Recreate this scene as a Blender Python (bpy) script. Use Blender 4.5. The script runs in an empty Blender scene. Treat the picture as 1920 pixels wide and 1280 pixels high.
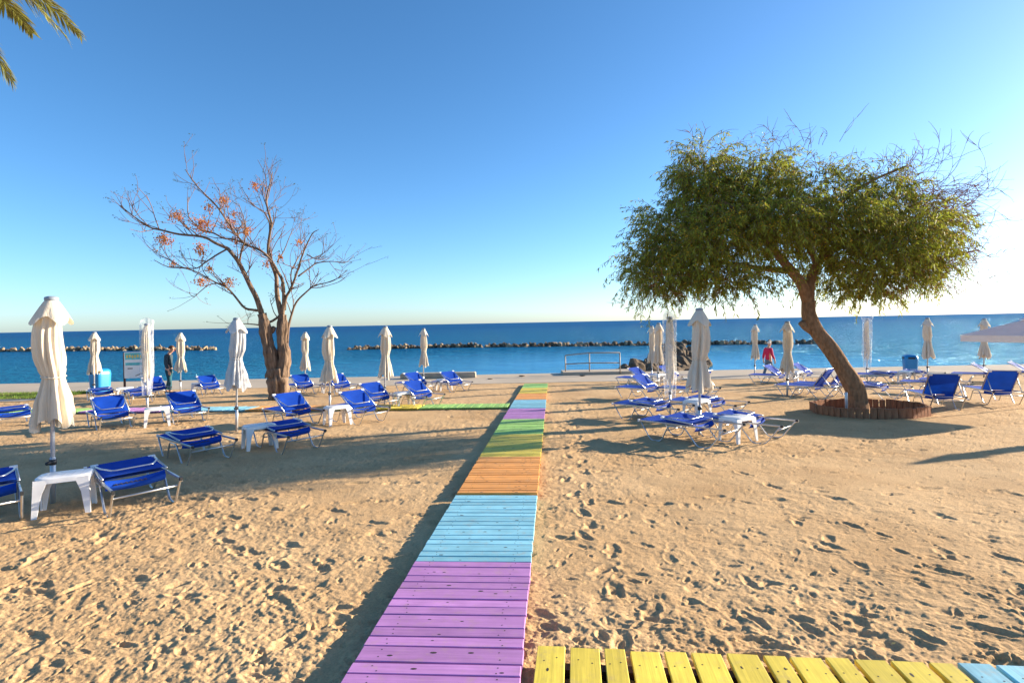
import bpy, math, random
import numpy as np
from mathutils import Vector, Matrix, noise as mnoise
R = math.radians
random.seed(7); RNG = np.random.default_rng(7)
SC = bpy.context.scene; COL = SC.collection

# ------------------------------------------------------------------ camera, sky, sun, exposure
CAM_H = 1.74; SLOPE = 0.0305
cam = bpy.data.cameras.new('camera'); camo = bpy.data.objects.new('camera', cam); COL.objects.link(camo)
cam.sensor_width = 36; cam.lens = 36 * 1050 / 1920; cam.clip_end = 40000; cam.clip_start = 0.05
cam.shift_y = -35 / 1920
camo.matrix_world = Matrix.Translation((0, 0, CAM_H)) @ Matrix.Rotation(R(90), 4, 'X') @ Matrix.Rotation(R(-1.104), 4, 'Z')
SC.camera = camo
SUN_AZ, SUN_EL = 70.0, 13.9          # azimuth: degrees to the right of the view (+Y) direction
w = bpy.data.worlds.new('World'); SC.world = w; w.use_nodes = True
nt = w.node_tree; bg = nt.nodes['Background']
sky = nt.nodes.new('ShaderNodeTexSky'); sky.sky_type = 'NISHITA'; sky.sun_disc = False
sky.sun_elevation = R(SUN_EL); sky.sun_rotation = R(SUN_AZ)
sky.air_density = 0.75; sky.dust_density = 0.5; sky.ozone_density = 3.4; sky.altitude = 0
tint = nt.nodes.new('ShaderNodeMix'); tint.data_type = 'RGBA'; tint.blend_type = 'MULTIPLY'; tint.inputs['Factor'].default_value = 1
tint.inputs['B'].default_value = (.98, 1.0, 1.05, 1)          # white balance of the whole sky
nt.links.new(sky.outputs[0], tint.inputs['A']); 
hsv = nt.nodes.new('ShaderNodeHueSaturation'); hsv.inputs['Saturation'].default_value = 1.10; hsv.inputs['Hue'].default_value = .494
nt.links.new(tint.outputs['Result'], hsv.inputs['Color']); nt.links.new(hsv.outputs[0], bg.inputs[0]); bg.inputs[1].default_value = 0.094
sun = bpy.data.lights.new('sun', 'SUN'); sun.energy = 5.0; sun.angle = R(0.53); sun.color = (1.0, 0.86, 0.66)
suno = bpy.data.objects.new('sun', sun); COL.objects.link(suno)
sd = Vector((math.sin(R(SUN_AZ)) * math.cos(R(SUN_EL)), math.cos(R(SUN_AZ)) * math.cos(R(SUN_EL)), math.sin(R(SUN_EL))))
suno.rotation_euler = sd.to_track_quat('Z', 'Y').to_euler(); suno.location = (20, 10, 20)
SC.view_settings.view_transform = 'Standard'; SC.view_settings.look = 'None'
SC.view_settings.exposure = 1.5; SC.view_settings.gamma = 1.0; SC.view_settings.use_curve_mapping = False
SC.render.engine = 'CYCLES'

def gz(x, y): return -SLOPE * y

# ------------------------------------------------------------------ helpers
class MB:
    """collects shapes; build() links them as one mesh object"""
    def __init__(s): s.v = []; s.f = []; s.m = []
    def add(s, vs, fs, mi=0):
        o = len(s.v); s.v += [tuple(p) for p in vs]; s.f += [tuple(i + o for i in q) for q in fs]; s.m += [mi] * len(fs)
    def box(s, c, d, mat=None, mi=0, ch=0.0):
        x, y, z = d[0] / 2, d[1] / 2, d[2] / 2
        if ch <= 0:
            vs = [(sx * x, sy * y, sz * z) for sz in (-1, 1) for sy in (-1, 1) for sx in (-1, 1)]
            fs = [(0, 2, 3, 1), (4, 5, 7, 6), (0, 1, 5, 4), (2, 6, 7, 3), (0, 4, 6, 2), (1, 3, 7, 5)]
        else:
            vs = []; 
            for zz, k in ((-z, ch), (-z + ch, 0), (z - ch, 0), (z, ch)):
                a, b = x - k, y - k
                vs += [(-a, -b, zz), (a, -b, zz), (a, b, zz), (-a, b, zz)]
            fs = [(3, 2, 1, 0), (12, 13, 14, 15)]
            for l in range(3):
                for i in range(4):
                    j = (i + 1) % 4; fs.append((l * 4 + i, l * 4 + j, l * 4 + 4 + j, l * 4 + 4 + i))
        M = mat or Matrix.Identity(3)
        s.add([Vector(c) + M @ Vector(p) for p in vs], fs, mi)
    def tube(s, pts, r, n=6, mi=0, cap=True, rough=0):
        pts = [Vector(p) for p in pts]; L = len(pts)
        rs = r if isinstance(r, (list, tuple)) else [r] * L
        vs = []; fs = []; up = None
        for i, p in enumerate(pts):
            t = (pts[min(i + 1, L - 1)] - pts[max(i - 1, 0)])
            t = t.normalized() if t.length > 1e-9 else Vector((0, 0, 1))
            if up is None:
                up = t.orthogonal().normalized()
            else:
                up = up - t * up.dot(t); up = up.normalized() if up.length > 1e-6 else t.orthogonal().normalized()
            b = t.cross(up)
            for k in range(n):
                a = 2 * math.pi * k / n
                k2 = 1
                if rough: k2 = 1 + rough * (mnoise.noise(Vector((3.2 * math.cos(a), 3.2 * math.sin(a), p.z * 1.3))) + .7 * mnoise.noise(Vector((8 * math.cos(a), 8 * math.sin(a), p.z * 1.8 + 9))))
                vs.append(p + (up * math.cos(a) + b * math.sin(a)) * rs[i] * k2)
        for i in range(L - 1):
            for k in range(n):
                j = (k + 1) % n; fs.append((i * n + k, i * n + j, i * n + n + j, i * n + n + k))
        if cap: fs += [tuple(range(n - 1, -1, -1)), tuple(range((L - 1) * n, L * n))]
        s.add(vs, fs, mi)
    def grid(s, fn, nu, nv, mi=0, wrap=False):
        vs = [fn(i / nu, j / nv) for j in range(nv + 1) for i in range(nu if wrap else nu + 1)]
        W = nu if wrap else nu + 1; fs = []
        for j in range(nv):
            for i in range(nu):
                k = (i + 1) % W
                fs.append((j * W + i, j * W + k, (j + 1) * W + k, (j + 1) * W + i))
        s.add(vs, fs, mi)
    def mesh(s, name, mats, smooth=False):
        me = bpy.data.meshes.new(name); me.from_pydata(s.v, [], s.f)
        for m in (mats if isinstance(mats, (list, tuple)) else [mats]): me.materials.append(m)
        me.polygons.foreach_set('material_index', s.m)
        if smooth: me.polygons.foreach_set('use_smooth', [True] * len(s.f))
        me.update(); return me
    def build(s, name, mats, parent=None, smooth=False, kind=None):
        return obj(name, s.mesh(name, mats, smooth), parent, kind)
def obj(name, data, parent=None, kind=None, loc=None, rz=0):
    o = bpy.data.objects.new(name, data); COL.objects.link(o)
    if parent: o.parent = parent
    if kind: o['kind'] = kind
    if loc is not None: o.location = loc; o.rotation_euler = (0, 0, rz)
    return o
def tag(o, label, cat, group=None, kind=None):
    o['label'] = label; o['category'] = cat
    if group: o['group'] = group
    if kind: o['kind'] = kind
    return o
def copy_tree(o, parent=None):
    c = o.copy(); COL.objects.link(c); c.parent = parent
    for ch in o.children: copy_tree(ch, c)
    return c
def smooth_path(pts, n=4):
    """Catmull-Rom through the points"""
    P = [Vector(p) for p in pts]; P = [P[0] * 2 - P[1]] + P + [P[-1] * 2 - P[-2]]; out = []
    for i in range(1, len(P) - 2):
        for k in range(n):
            t = k / n; a, b, c, d = P[i - 1], P[i], P[i + 1], P[i + 2]
            out.append(0.5 * ((2 * b) + (c - a) * t + (2 * a - 5 * b + 4 * c - d) * t * t + (3 * b - a - 3 * c + d) * t ** 3))
    return out + [P[-2]]
def fillet(pts, r, n=4):
    """round the corners of a polyline"""
    P = [Vector(p) for p in pts]; out = [P[0]]
    for i in range(1, len(P) - 1):
        a, b, c = P[i - 1], P[i], P[i + 1]
        k = min(r, (a - b).length * .45, (c - b).length * .45)
        p, q = b + (a - b).normalized() * k, b + (c - b).normalized() * k
        for j in range(n + 1):
            t = j / n; out.append(p * (1 - t) ** 2 + b * 2 * t * (1 - t) + q * t * t)
    return out + [P[-1]]

# ------------------------------------------------------------------ materials
def mat(name, col, rough=.6, metal=0, spec=.5, var=0, vscale=8, bump=0, bscale=60, transl=0, island=0, stretch=None):
    m = bpy.data.materials.new(name); m.use_nodes = True; n = m.node_tree.nodes; l = m.node_tree.links
    p = n['Principled BSDF']; p.inputs['Base Color'].default_value = (*col, 1); p.inputs['Roughness'].default_value = rough
    p.inputs['Metallic'].default_value = metal; p.inputs['Specular IOR Level'].default_value = spec
    tc = n.new('ShaderNodeTexCoord'); vec = tc.outputs['Object']
    if stretch:
        mp = n.new('ShaderNodeMapping'); mp.inputs['Scale'].default_value = stretch; l.new(vec, mp.inputs[0]); vec = mp.outputs[0]
    csrc = None
    if var or island:
        hs = n.new('ShaderNodeHueSaturation'); hs.inputs['Color'].default_value = (*col, 1)
        if var:
            nz = n.new('ShaderNodeTexNoise'); nz.inputs['Scale'].default_value = vscale; nz.inputs['Detail'].default_value = 5; l.new(vec, nz.inputs[0])
            mr = n.new('ShaderNodeMapRange'); mr.inputs[1].default_value = .25; mr.inputs[2].default_value = .75
            mr.inputs[3].default_value = 1 - var; mr.inputs[4].default_value = 1 + var; l.new(nz.outputs[0], mr.inputs[0]); val = mr.outputs[0]
        if island:
            ge = n.new('ShaderNodeNewGeometry'); m2 = n.new('ShaderNodeMapRange'); m2.inputs[3].default_value = 1 - island; m2.inputs[4].default_value = 1 + island
            l.new(ge.outputs['Random Per Island'], m2.inputs[0])
            if var:
                mu = n.new('ShaderNodeMath'); mu.operation = 'MULTIPLY'; l.new(val, mu.inputs[0]); l.new(m2.outputs[0], mu.inputs[1]); val = mu.outputs[0]
            else: val = m2.outputs[0]
            m3 = n.new('ShaderNodeMapRange'); m3.inputs[3].default_value = .5 - island * .06; m3.inputs[4].default_value = .5 + island * .04
            l.new(ge.outputs['Random Per Island'], m3.inputs[0]); l.new(m3.outputs[0], hs.inputs['Hue'])
        l.new(val, hs.inputs['Value']); l.new(hs.outputs[0], p.inputs['Base Color']); csrc = hs.outputs[0]
    if bump:
        nb = n.new('ShaderNodeTexNoise'); nb.inputs['Scale'].default_value = bscale; nb.inputs['Detail'].default_value = 6; l.new(vec, nb.inputs[0])
        b = n.new('ShaderNodeBump'); b.inputs['Strength'].default_value = bump; b.inputs['Distance'].default_value = .02
        l.new(nb.outputs[0], b.inputs['Height']); l.new(b.outputs[0], p.inputs['Normal'])
    if transl:
        t = n.new('ShaderNodeBsdfTranslucent'); t.inputs[0].default_value = (*col, 1)
        if csrc: l.new(csrc, t.inputs[0])
        mx = n.new('ShaderNodeMixShader'); mx.inputs[0].default_value = transl
        l.new(p.outputs[0], mx.inputs[1]); l.new(t.outputs[0], mx.inputs[2]); l.new(mx.outputs[0], n['Material Output'].inputs[0])
    return m
M = {}
M['alu'] = mat('aluminium', (.58, .58, .58), .32, .85, var=.12, vscale=12)
M['white'] = mat('white_plastic', (.80, .80, .80), .38, var=.05, vscale=6)
M['black'] = mat('black_plastic', (.02, .02, .022), .5)
M['blue'] = mat('blue_sling', (.004, .055, .40), .75, spec=.2, var=.14, vscale=5, bump=.15, bscale=400, transl=.13)
M['canvas'] = mat('cream_canvas', (.78, .69, .55), .9, spec=.1, var=.10, vscale=2.2, bump=.75, bscale=7, transl=.18, stretch=(2.6, 2.6, .42))
M['canvas2'] = mat('pale_canvas', (.72, .70, .68), .9, spec=.1, var=.10, vscale=2.2, bump=.75, bscale=7, transl=.15, stretch=(2.6, 2.6, .42))
M['canvas_open'] = mat('white_canvas', (.80, .80, .82), .9, spec=.1, var=.04, transl=.3)
M['pole'] = mat('grey_pole', (.50, .53, .57), .4, .5, var=.1)
M['cap'] = mat('grey_cap', (.25, .29, .34), .5)
M['bark'] = mat('grey_bark', (.19, .13, .09), .95, spec=.1, var=.6, vscale=5, bump=1.0, bscale=9, stretch=(3, 3, .6))
M['bark2'] = mat('brown_bark', (.27, .155, .085), .95, spec=.1, var=.4, vscale=8, bump=1.0, bscale=14, stretch=(2.2, 2.2, .9))
M['twig'] = mat('twig_bark', (.20, .125, .10), .9, spec=.1)
M['redtwig'] = mat('reddish_twig', (.30, .13, .07), .9, spec=.1, island=.35)
M['leaf'] = mat('acacia_leaf', (.25, .27, .03), .55, spec=.35, island=.5, transl=.45)
M['flower'] = mat('yellow_blossom', (.66, .42, .012), .8, island=.3, transl=.3)
M['berry'] = mat('orange_berry', (.58, .22, .035), .6, island=.45)
M['budleaf'] = mat('young_leaf', (.11, .14, .04), .6, island=.4, transl=.3)
M['palm'] = mat('palm_leaflet', (.27, .26, .055), .5, island=.45, transl=.3)
M['rock'] = mat('breakwater_rock', (.13, .095, .065), .95, spec=.15, var=.55, vscale=1.2, bump=1, bscale=4)
M['rock2'] = mat('pale_rock', (.36, .26, .16), .95, spec=.15, var=.4, vscale=1.5, bump=1, bscale=4)
M['concrete'] = mat('promenade_concrete', (.46, .38, .285), .9, spec=.2, var=.10, vscale=.7, bump=.2, bscale=20)
M['ledge'] = mat('ledge_concrete', (.42, .34, .25), .9, spec=.2, var=.2, vscale=3)
M['plank'] = mat('edging_plank', (.30, .13, .065), .85, spec=.2, var=.4, vscale=9, bump=.5, bscale=20, stretch=(3, 3, .5))
M['bin'] = mat('blue_bin_plastic', (.01, .22, .50), .4)
M['bindark'] = mat('bin_opening', (.004, .02, .05), .6)
M['rail'] = mat('railing_steel', (.33, .27, .22), .55, .3, var=.2)
M['brown'] = mat('brown_post', (.09, .035, .022), .7)
M['signw'] = mat('sign_white', (.75, .77, .76), .5, var=.06, vscale=5)
M['signt'] = mat('sign_teal', (.10, .48, .52), .5, var=.35, vscale=9)
M['signy'] = mat('sign_yellow', (.75, .55, .12), .5, var=.2)
M['signd'] = mat('sign_dark', (.08, .07, .07), .5)
M['skin'] = mat('skin', (.55, .30, .20), .6)
M['sweater'] = mat('dark_sweater', (.028, .05, .065), .9, var=.2, vscale=20)
M['trouser'] = mat('teal_trousers', (.012, .075, .10), .9, var=.2, vscale=12)
M['jeans'] = mat('grey_jeans', (.10, .14, .20), .9, var=.2, vscale=12)
M['pink'] = mat('pink_jacket', (.50, .008, .06), .8, var=.15, vscale=10)
M['hairb'] = mat('brown_hair', (.10, .045, .02), .8)
M['hairw'] = mat('white_hair', (.72, .66, .58), .9)
M['shoe'] = mat('dark_shoe', (.03, .03, .035), .7)
M['grass'] = mat('grass_blade', (.12, .20, .02), .7, island=.4, transl=.3)
M['nail'] = mat('nail_hole', (.03, .02, .02), .8)
M['straw'] = mat('dry_leaf', (.36, .22, .08), .9, island=.5)

def plastic_film():
    m = bpy.data.materials.new('clear_plastic_bag'); m.use_nodes = True; n = m.node_tree.nodes; l = m.node_tree.links
    p = n['Principled BSDF']; p.inputs['Base Color'].default_value = (.85, .87, .90, 1); p.inputs['Roughness'].default_value = .5
    t = n.new('ShaderNodeBsdfTransparent'); mx = n.new('ShaderNodeMixShader')
    nz = n.new('ShaderNodeTexNoise'); nz.inputs['Scale'].default_value = 7; tc = n.new('ShaderNodeTexCoord'); l.new(tc.outputs['Object'], nz.inputs[0])
    mr = n.new('ShaderNodeMapRange'); mr.inputs[1].default_value = .3; mr.inputs[2].default_value = .7; mr.inputs[3].default_value = .06; mr.inputs[4].default_value = .38
    l.new(nz.outputs[0], mr.inputs[0]); l.new(mr.outputs[0], mx.inputs[0])
    b = n.new('ShaderNodeBump'); b.inputs['Strength'].default_value = .3; b.inputs['Distance'].default_value = .02; l.new(nz.outputs[0], b.inputs['Height']); l.new(b.outputs[0], p.inputs['Normal'])
    l.new(t.outputs[0], mx.inputs[1]); l.new(p.outputs[0], mx.inputs[2]); l.new(mx.outputs[0], n['Material Output'].inputs[0]); return m
M['film'] = plastic_film()

def paint(name, col):
    """worn paint on sawn boards: grain streaks along the board"""
    m = bpy.data.materials.new(name); m.use_nodes = True; n = m.node_tree.nodes; l = m.node_tree.links; p = n['Principled BSDF']
    p.inputs['Roughness'].default_value = .62; p.inputs['Specular IOR Level'].default_value = .3
    tc = n.new('ShaderNodeTexCoord'); oi = n.new('ShaderNodeObjectInfo')
    ad = n.new('ShaderNodeVectorMath'); ad.operation = 'ADD'; l.new(tc.outputs['Object'], ad.inputs[0])
    cv = n.new('ShaderNodeCombineXYZ'); ml = n.new('ShaderNodeMath'); ml.operation = 'MULTIPLY'; ml.inputs[1].default_value = 37
    l.new(oi.outputs['Random'], ml.inputs[0]); l.new(ml.outputs[0], cv.inputs[0]); l.new(ml.outputs[0], cv.inputs[1]); l.new(cv.outputs[0], ad.inputs[1])
    mp = n.new('ShaderNodeMapping'); mp.inputs['Scale'].default_value = (1.6, 38, 20); l.new(ad.outputs[0], mp.inputs[0])
    nz = n.new('ShaderNodeTexNoise'); nz.inputs['Scale'].default_value = 1.6; nz.inputs['Detail'].default_value = 7; nz.inputs['Roughness'].default_value = .65; l.new(mp.outputs[0], nz.inputs[0])
    n2 = n.new('ShaderNodeTexNoise'); n2.inputs['Scale'].default_value = 6; n2.inputs['Detail'].default_value = 4; l.new(ad.outputs[0], n2.inputs[0])
    cr = n.new('ShaderNodeMapRange'); cr.inputs[1].default_value = .3; cr.inputs[2].default_value = .72; cr.inputs[3].default_value = .80; cr.inputs[4].default_value = 1.10; l.new(nz.outputs[0], cr.inputs[0])
    c2 = n.new('ShaderNodeMapRange'); c2.inputs[1].default_value = .3; c2.inputs[2].default_value = .7; c2.inputs[3].default_value = .88; c2.inputs[4].default_value = 1.08; l.new(n2.outputs[0], c2.inputs[0])
    c3 = n.new('ShaderNodeMapRange'); c3.inputs[3].default_value = .80; c3.inputs[4].default_value = 1.10; l.new(oi.outputs['Random'], c3.inputs[0])
    a = n.new('ShaderNodeMath'); a.operation = 'MULTIPLY'; l.new(cr.outputs[0], a.inputs[0]); l.new(c2.outputs[0], a.inputs[1])
    a2 = n.new('ShaderNodeMath'); a2.operation = 'MULTIPLY'; l.new(a.outputs[0], a2.inputs[0]); l.new(c3.outputs[0], a2.inputs[1])
    hs = n.new('ShaderNodeHueSaturation'); hs.inputs['Color'].default_value = (*col, 1); l.new(a2.outputs[0], hs.inputs['Value'])
    # sand dusted into the grain
    mx = n.new('ShaderNodeMix'); mx.data_type = 'RGBA'; mx.inputs['B'].default_value = (.42, .30, .18, 1)
    n3 = n.new('ShaderNodeTexNoise'); n3.inputs['Scale'].default_value = 9; n3.inputs['Detail'].default_value = 8; n3.inputs['Roughness'].default_value = .75; l.new(ad.outputs[0], n3.inputs[0])
    f3 = n.new('ShaderNodeMapRange'); f3.inputs[1].default_value = .53; f3.inputs[2].default_value = .78; f3.inputs[3].default_value = 0; f3.inputs[4].default_value = .6; l.new(n3.outputs[0], f3.inputs[0])
    l.new(f3.outputs[0], mx.inputs['Factor']); l.new(hs.outputs[0], mx.inputs['A']); l.new(mx.outputs['Result'], p.inputs['Base Color'])
    b = n.new('ShaderNodeBump'); b.inputs['Strength'].default_value = .35; b.inputs['Distance'].default_value = .004; l.new(nz.outputs[0], b.inputs['Height']); l.new(b.outputs[0], p.inputs['Normal'])
    return m
PAINT = {'lilac': paint('lilac_paint', (.50, .23, .52)), 'blue': paint('sky_blue_paint', (.26, .58, .70)), 'orange': paint('orange_paint', (.88, .38, .09)),
         'yellow': paint('yellow_paint', (.86, .66, .09)), 'green': paint('green_paint', (.36, .62, .15))}

def sand_mat():
    m = bpy.data.materials.new('beach_sand'); m.use_nodes = True; n = m.node_tree.nodes; l = m.node_tree.links; p = n['Principled BSDF']
    p.inputs['Roughness'].default_value = .95; p.inputs['Specular IOR Level'].default_value = .1
    tc = n.new('ShaderNodeTexCoord')
    def nz(s, d=6, r=.6):
        k = n.new('ShaderNodeTexNoise'); k.inputs['Scale'].default_value = s; k.inputs['Detail'].default_value = d; k.inputs['Roughness'].default_value = r; l.new(tc.outputs['Object'], k.inputs[0]); return k.outputs[0]
    cr = n.new('ShaderNodeValToRGB'); e = cr.color_ramp; e.elements[0].position = .3; e.elements[0].color = (.50, .31, .15, 1); e.elements[1].position = .72; e.elements[1].color = (.68, .455, .24, 1)
    l.new(nz(.8, 8, .65), cr.inputs[0])
    mx = n.new('ShaderNodeMix'); mx.data_type = 'RGBA'; mx.blend_type = 'MULTIPLY'; mx.inputs['Factor'].default_value = 1
    g = n.new('ShaderNodeMapRange'); g.inputs[1].default_value = .3; g.inputs[2].default_value = .7; g.inputs[3].default_value = .78; g.inputs[4].default_value = 1.16; l.new(nz(70, 4, .7), g.inputs[0])
    l.new(cr.outputs[0], mx.inputs['A']); l.new(g.outputs[0], mx.inputs['B']); l.new(mx.outputs['Result'], p.inputs['Base Color'])
    b1 = n.new('ShaderNodeBump'); b1.inputs['Strength'].default_value = .7; b1.inputs['Distance'].default_value = .010; l.new(nz(45, 6, .65), b1.inputs['Height'])
    b2 = n.new('ShaderNodeBump'); b2.inputs['Strength'].default_value = .8; b2.inputs['Distance'].default_value = .004; l.new(nz(220, 3), b2.inputs['Height']); l.new(b1.outputs[0], b2.inputs['Normal'])
    l.new(b2.outputs[0], p.inputs['Normal']); return m
M['sand'] = sand_mat()

def sea_mat():
    m = bpy.data.materials.new('sea_water'); m.use_nodes = True; n = m.node_tree.nodes; l = m.node_tree.links; p = n['Principled BSDF']
    p.inputs['Roughness'].default_value = .32; p.inputs['IOR'].default_value = 1.33; p.inputs['Specular IOR Level'].default_value = .06
    tc = n.new('ShaderNodeTexCoord'); sp = n.new('ShaderNodeSeparateXYZ'); l.new(tc.outputs['Object'], sp.inputs[0])
    # depth: shallow greener near shore, deep blue beyond the rocks
    dr = n.new('ShaderNodeValToRGB'); e = dr.color_ramp; e.elements[0].position = 0; e.elements[0].color = (.006, .15, .25, 1); e.elements[1].position = 1; e.elements[1].color = (.0, .045, .16, 1)
    k = e.elements.new(.16); k.color = (.001, .09, .21, 1)
    mr = n.new('ShaderNodeMapRange'); mr.inputs[1].default_value = 25; mr.inputs[2].default_value = 420; l.new(sp.outputs[1], mr.inputs[0]); l.new(mr.outputs[0], dr.inputs[0]); l.new(dr.outputs[0], p.inputs['Base Color'])
    mp = n.new('ShaderNodeMapping'); mp.inputs['Scale'].default_value = (.55, 1, 1); mp.inputs['Rotation'].default_value = (0, 0, R(-14)); l.new(tc.outputs['Object'], mp.inputs[0])
    def nz(s, d): 
        k = n.new('ShaderNodeTexNoise'); k.inputs['Scale'].default_value = s; k.inputs['Detail'].default_value = d; k.inputs['Roughness'].default_value = .6; l.new(mp.outputs[0], k.inputs[0]); return k.outputs[0]
    # sheltered pool between breakwater and jetty is calmer
    vd = n.new('ShaderNodeVectorMath'); vd.operation = 'DISTANCE'; vd.inputs[1].default_value = (6, 40, 0); l.new(tc.outputs['Object'], vd.inputs[0])
    cm = n.new('ShaderNodeMapRange'); cm.inputs[1].default_value = 8; cm.inputs[2].default_value = 32; cm.inputs[3].default_value = .28; cm.inputs[4].default_value = 1; l.new(vd.outputs['Value'], cm.inputs[0])
    b1 = n.new('ShaderNodeBump'); b1.inputs['Distance'].default_value = 1.6; l.new(nz(.5, 5), b1.inputs['Height'])
    b2 = n.new('ShaderNodeBump'); b2.inputs['Distance'].default_value = .55; l.new(nz(2.6, 4), b2.inputs['Height']); l.new(b1.outputs[0], b2.inputs['Normal'])
    l.new(cm.outputs[0], b1.inputs['Strength']); l.new(cm.outputs[0], b2.inputs['Strength'])
    l.new(b2.outputs[0], p.inputs['Normal']); p.inputs['Specular IOR Level'].default_value = 0
    gl = n.new('ShaderNodeBsdfGlossy'); gl.inputs['Color'].default_value = (.45, .80, 1, 1); gl.inputs['Roughness'].default_value = .16; l.new(b2.outputs[0], gl.inputs['Normal'])
    fm = n.new('ShaderNodeMapRange'); fm.inputs[1].default_value = .28; fm.inputs[2].default_value = 1; fm.inputs[3].default_value = .62; fm.inputs[4].default_value = .20; l.new(cm.outputs[0], fm.inputs[0])
    mx = n.new('ShaderNodeMixShader'); l.new(fm.outputs[0], mx.inputs[0]); l.new(p.outputs[0], mx.inputs[1]); l.new(gl.outputs[0], mx.inputs[2]); l.new(mx.outputs[0], n['Material Output'].inputs[0]); return m
M['sea'] = sea_mat()

# ------------------------------------------------------------------ numpy noise
def _hash(ix, iy, s):
    h = (ix.astype(np.int64) * 374761393 + iy.astype(np.int64) * 668265263 + s * 982451653) & 0x7fffffff
    h = ((h ^ (h >> 13)) * 1274126177) & 0x7fffffff
    return ((h ^ (h >> 16)) & 0xffff) / 65535.0
def vnoise(x, y, s=0):
    ix, iy = np.floor(x), np.floor(y); fx, fy = x - ix, y - iy
    fx = fx * fx * fx * (fx * (fx * 6 - 15) + 10); fy = fy * fy * fy * (fy * (fy * 6 - 15) + 10)
    a, b, c, d = _hash(ix, iy, s), _hash(ix + 1, iy, s), _hash(ix, iy + 1, s), _hash(ix + 1, iy + 1, s)
    return (a + (b - a) * fx + (c - a) * fy + (a - b - c + d) * fx * fy) * 2 - 1
def fbm(x, y, s, o=4, g=.5):
    t = 0; a = 1
    for k in range(o): t = t + a * vnoise(x * 2 ** k + 17.3 * k, y * 2 ** k - 9.1 * k, s + k); a *= g
    return t

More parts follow.
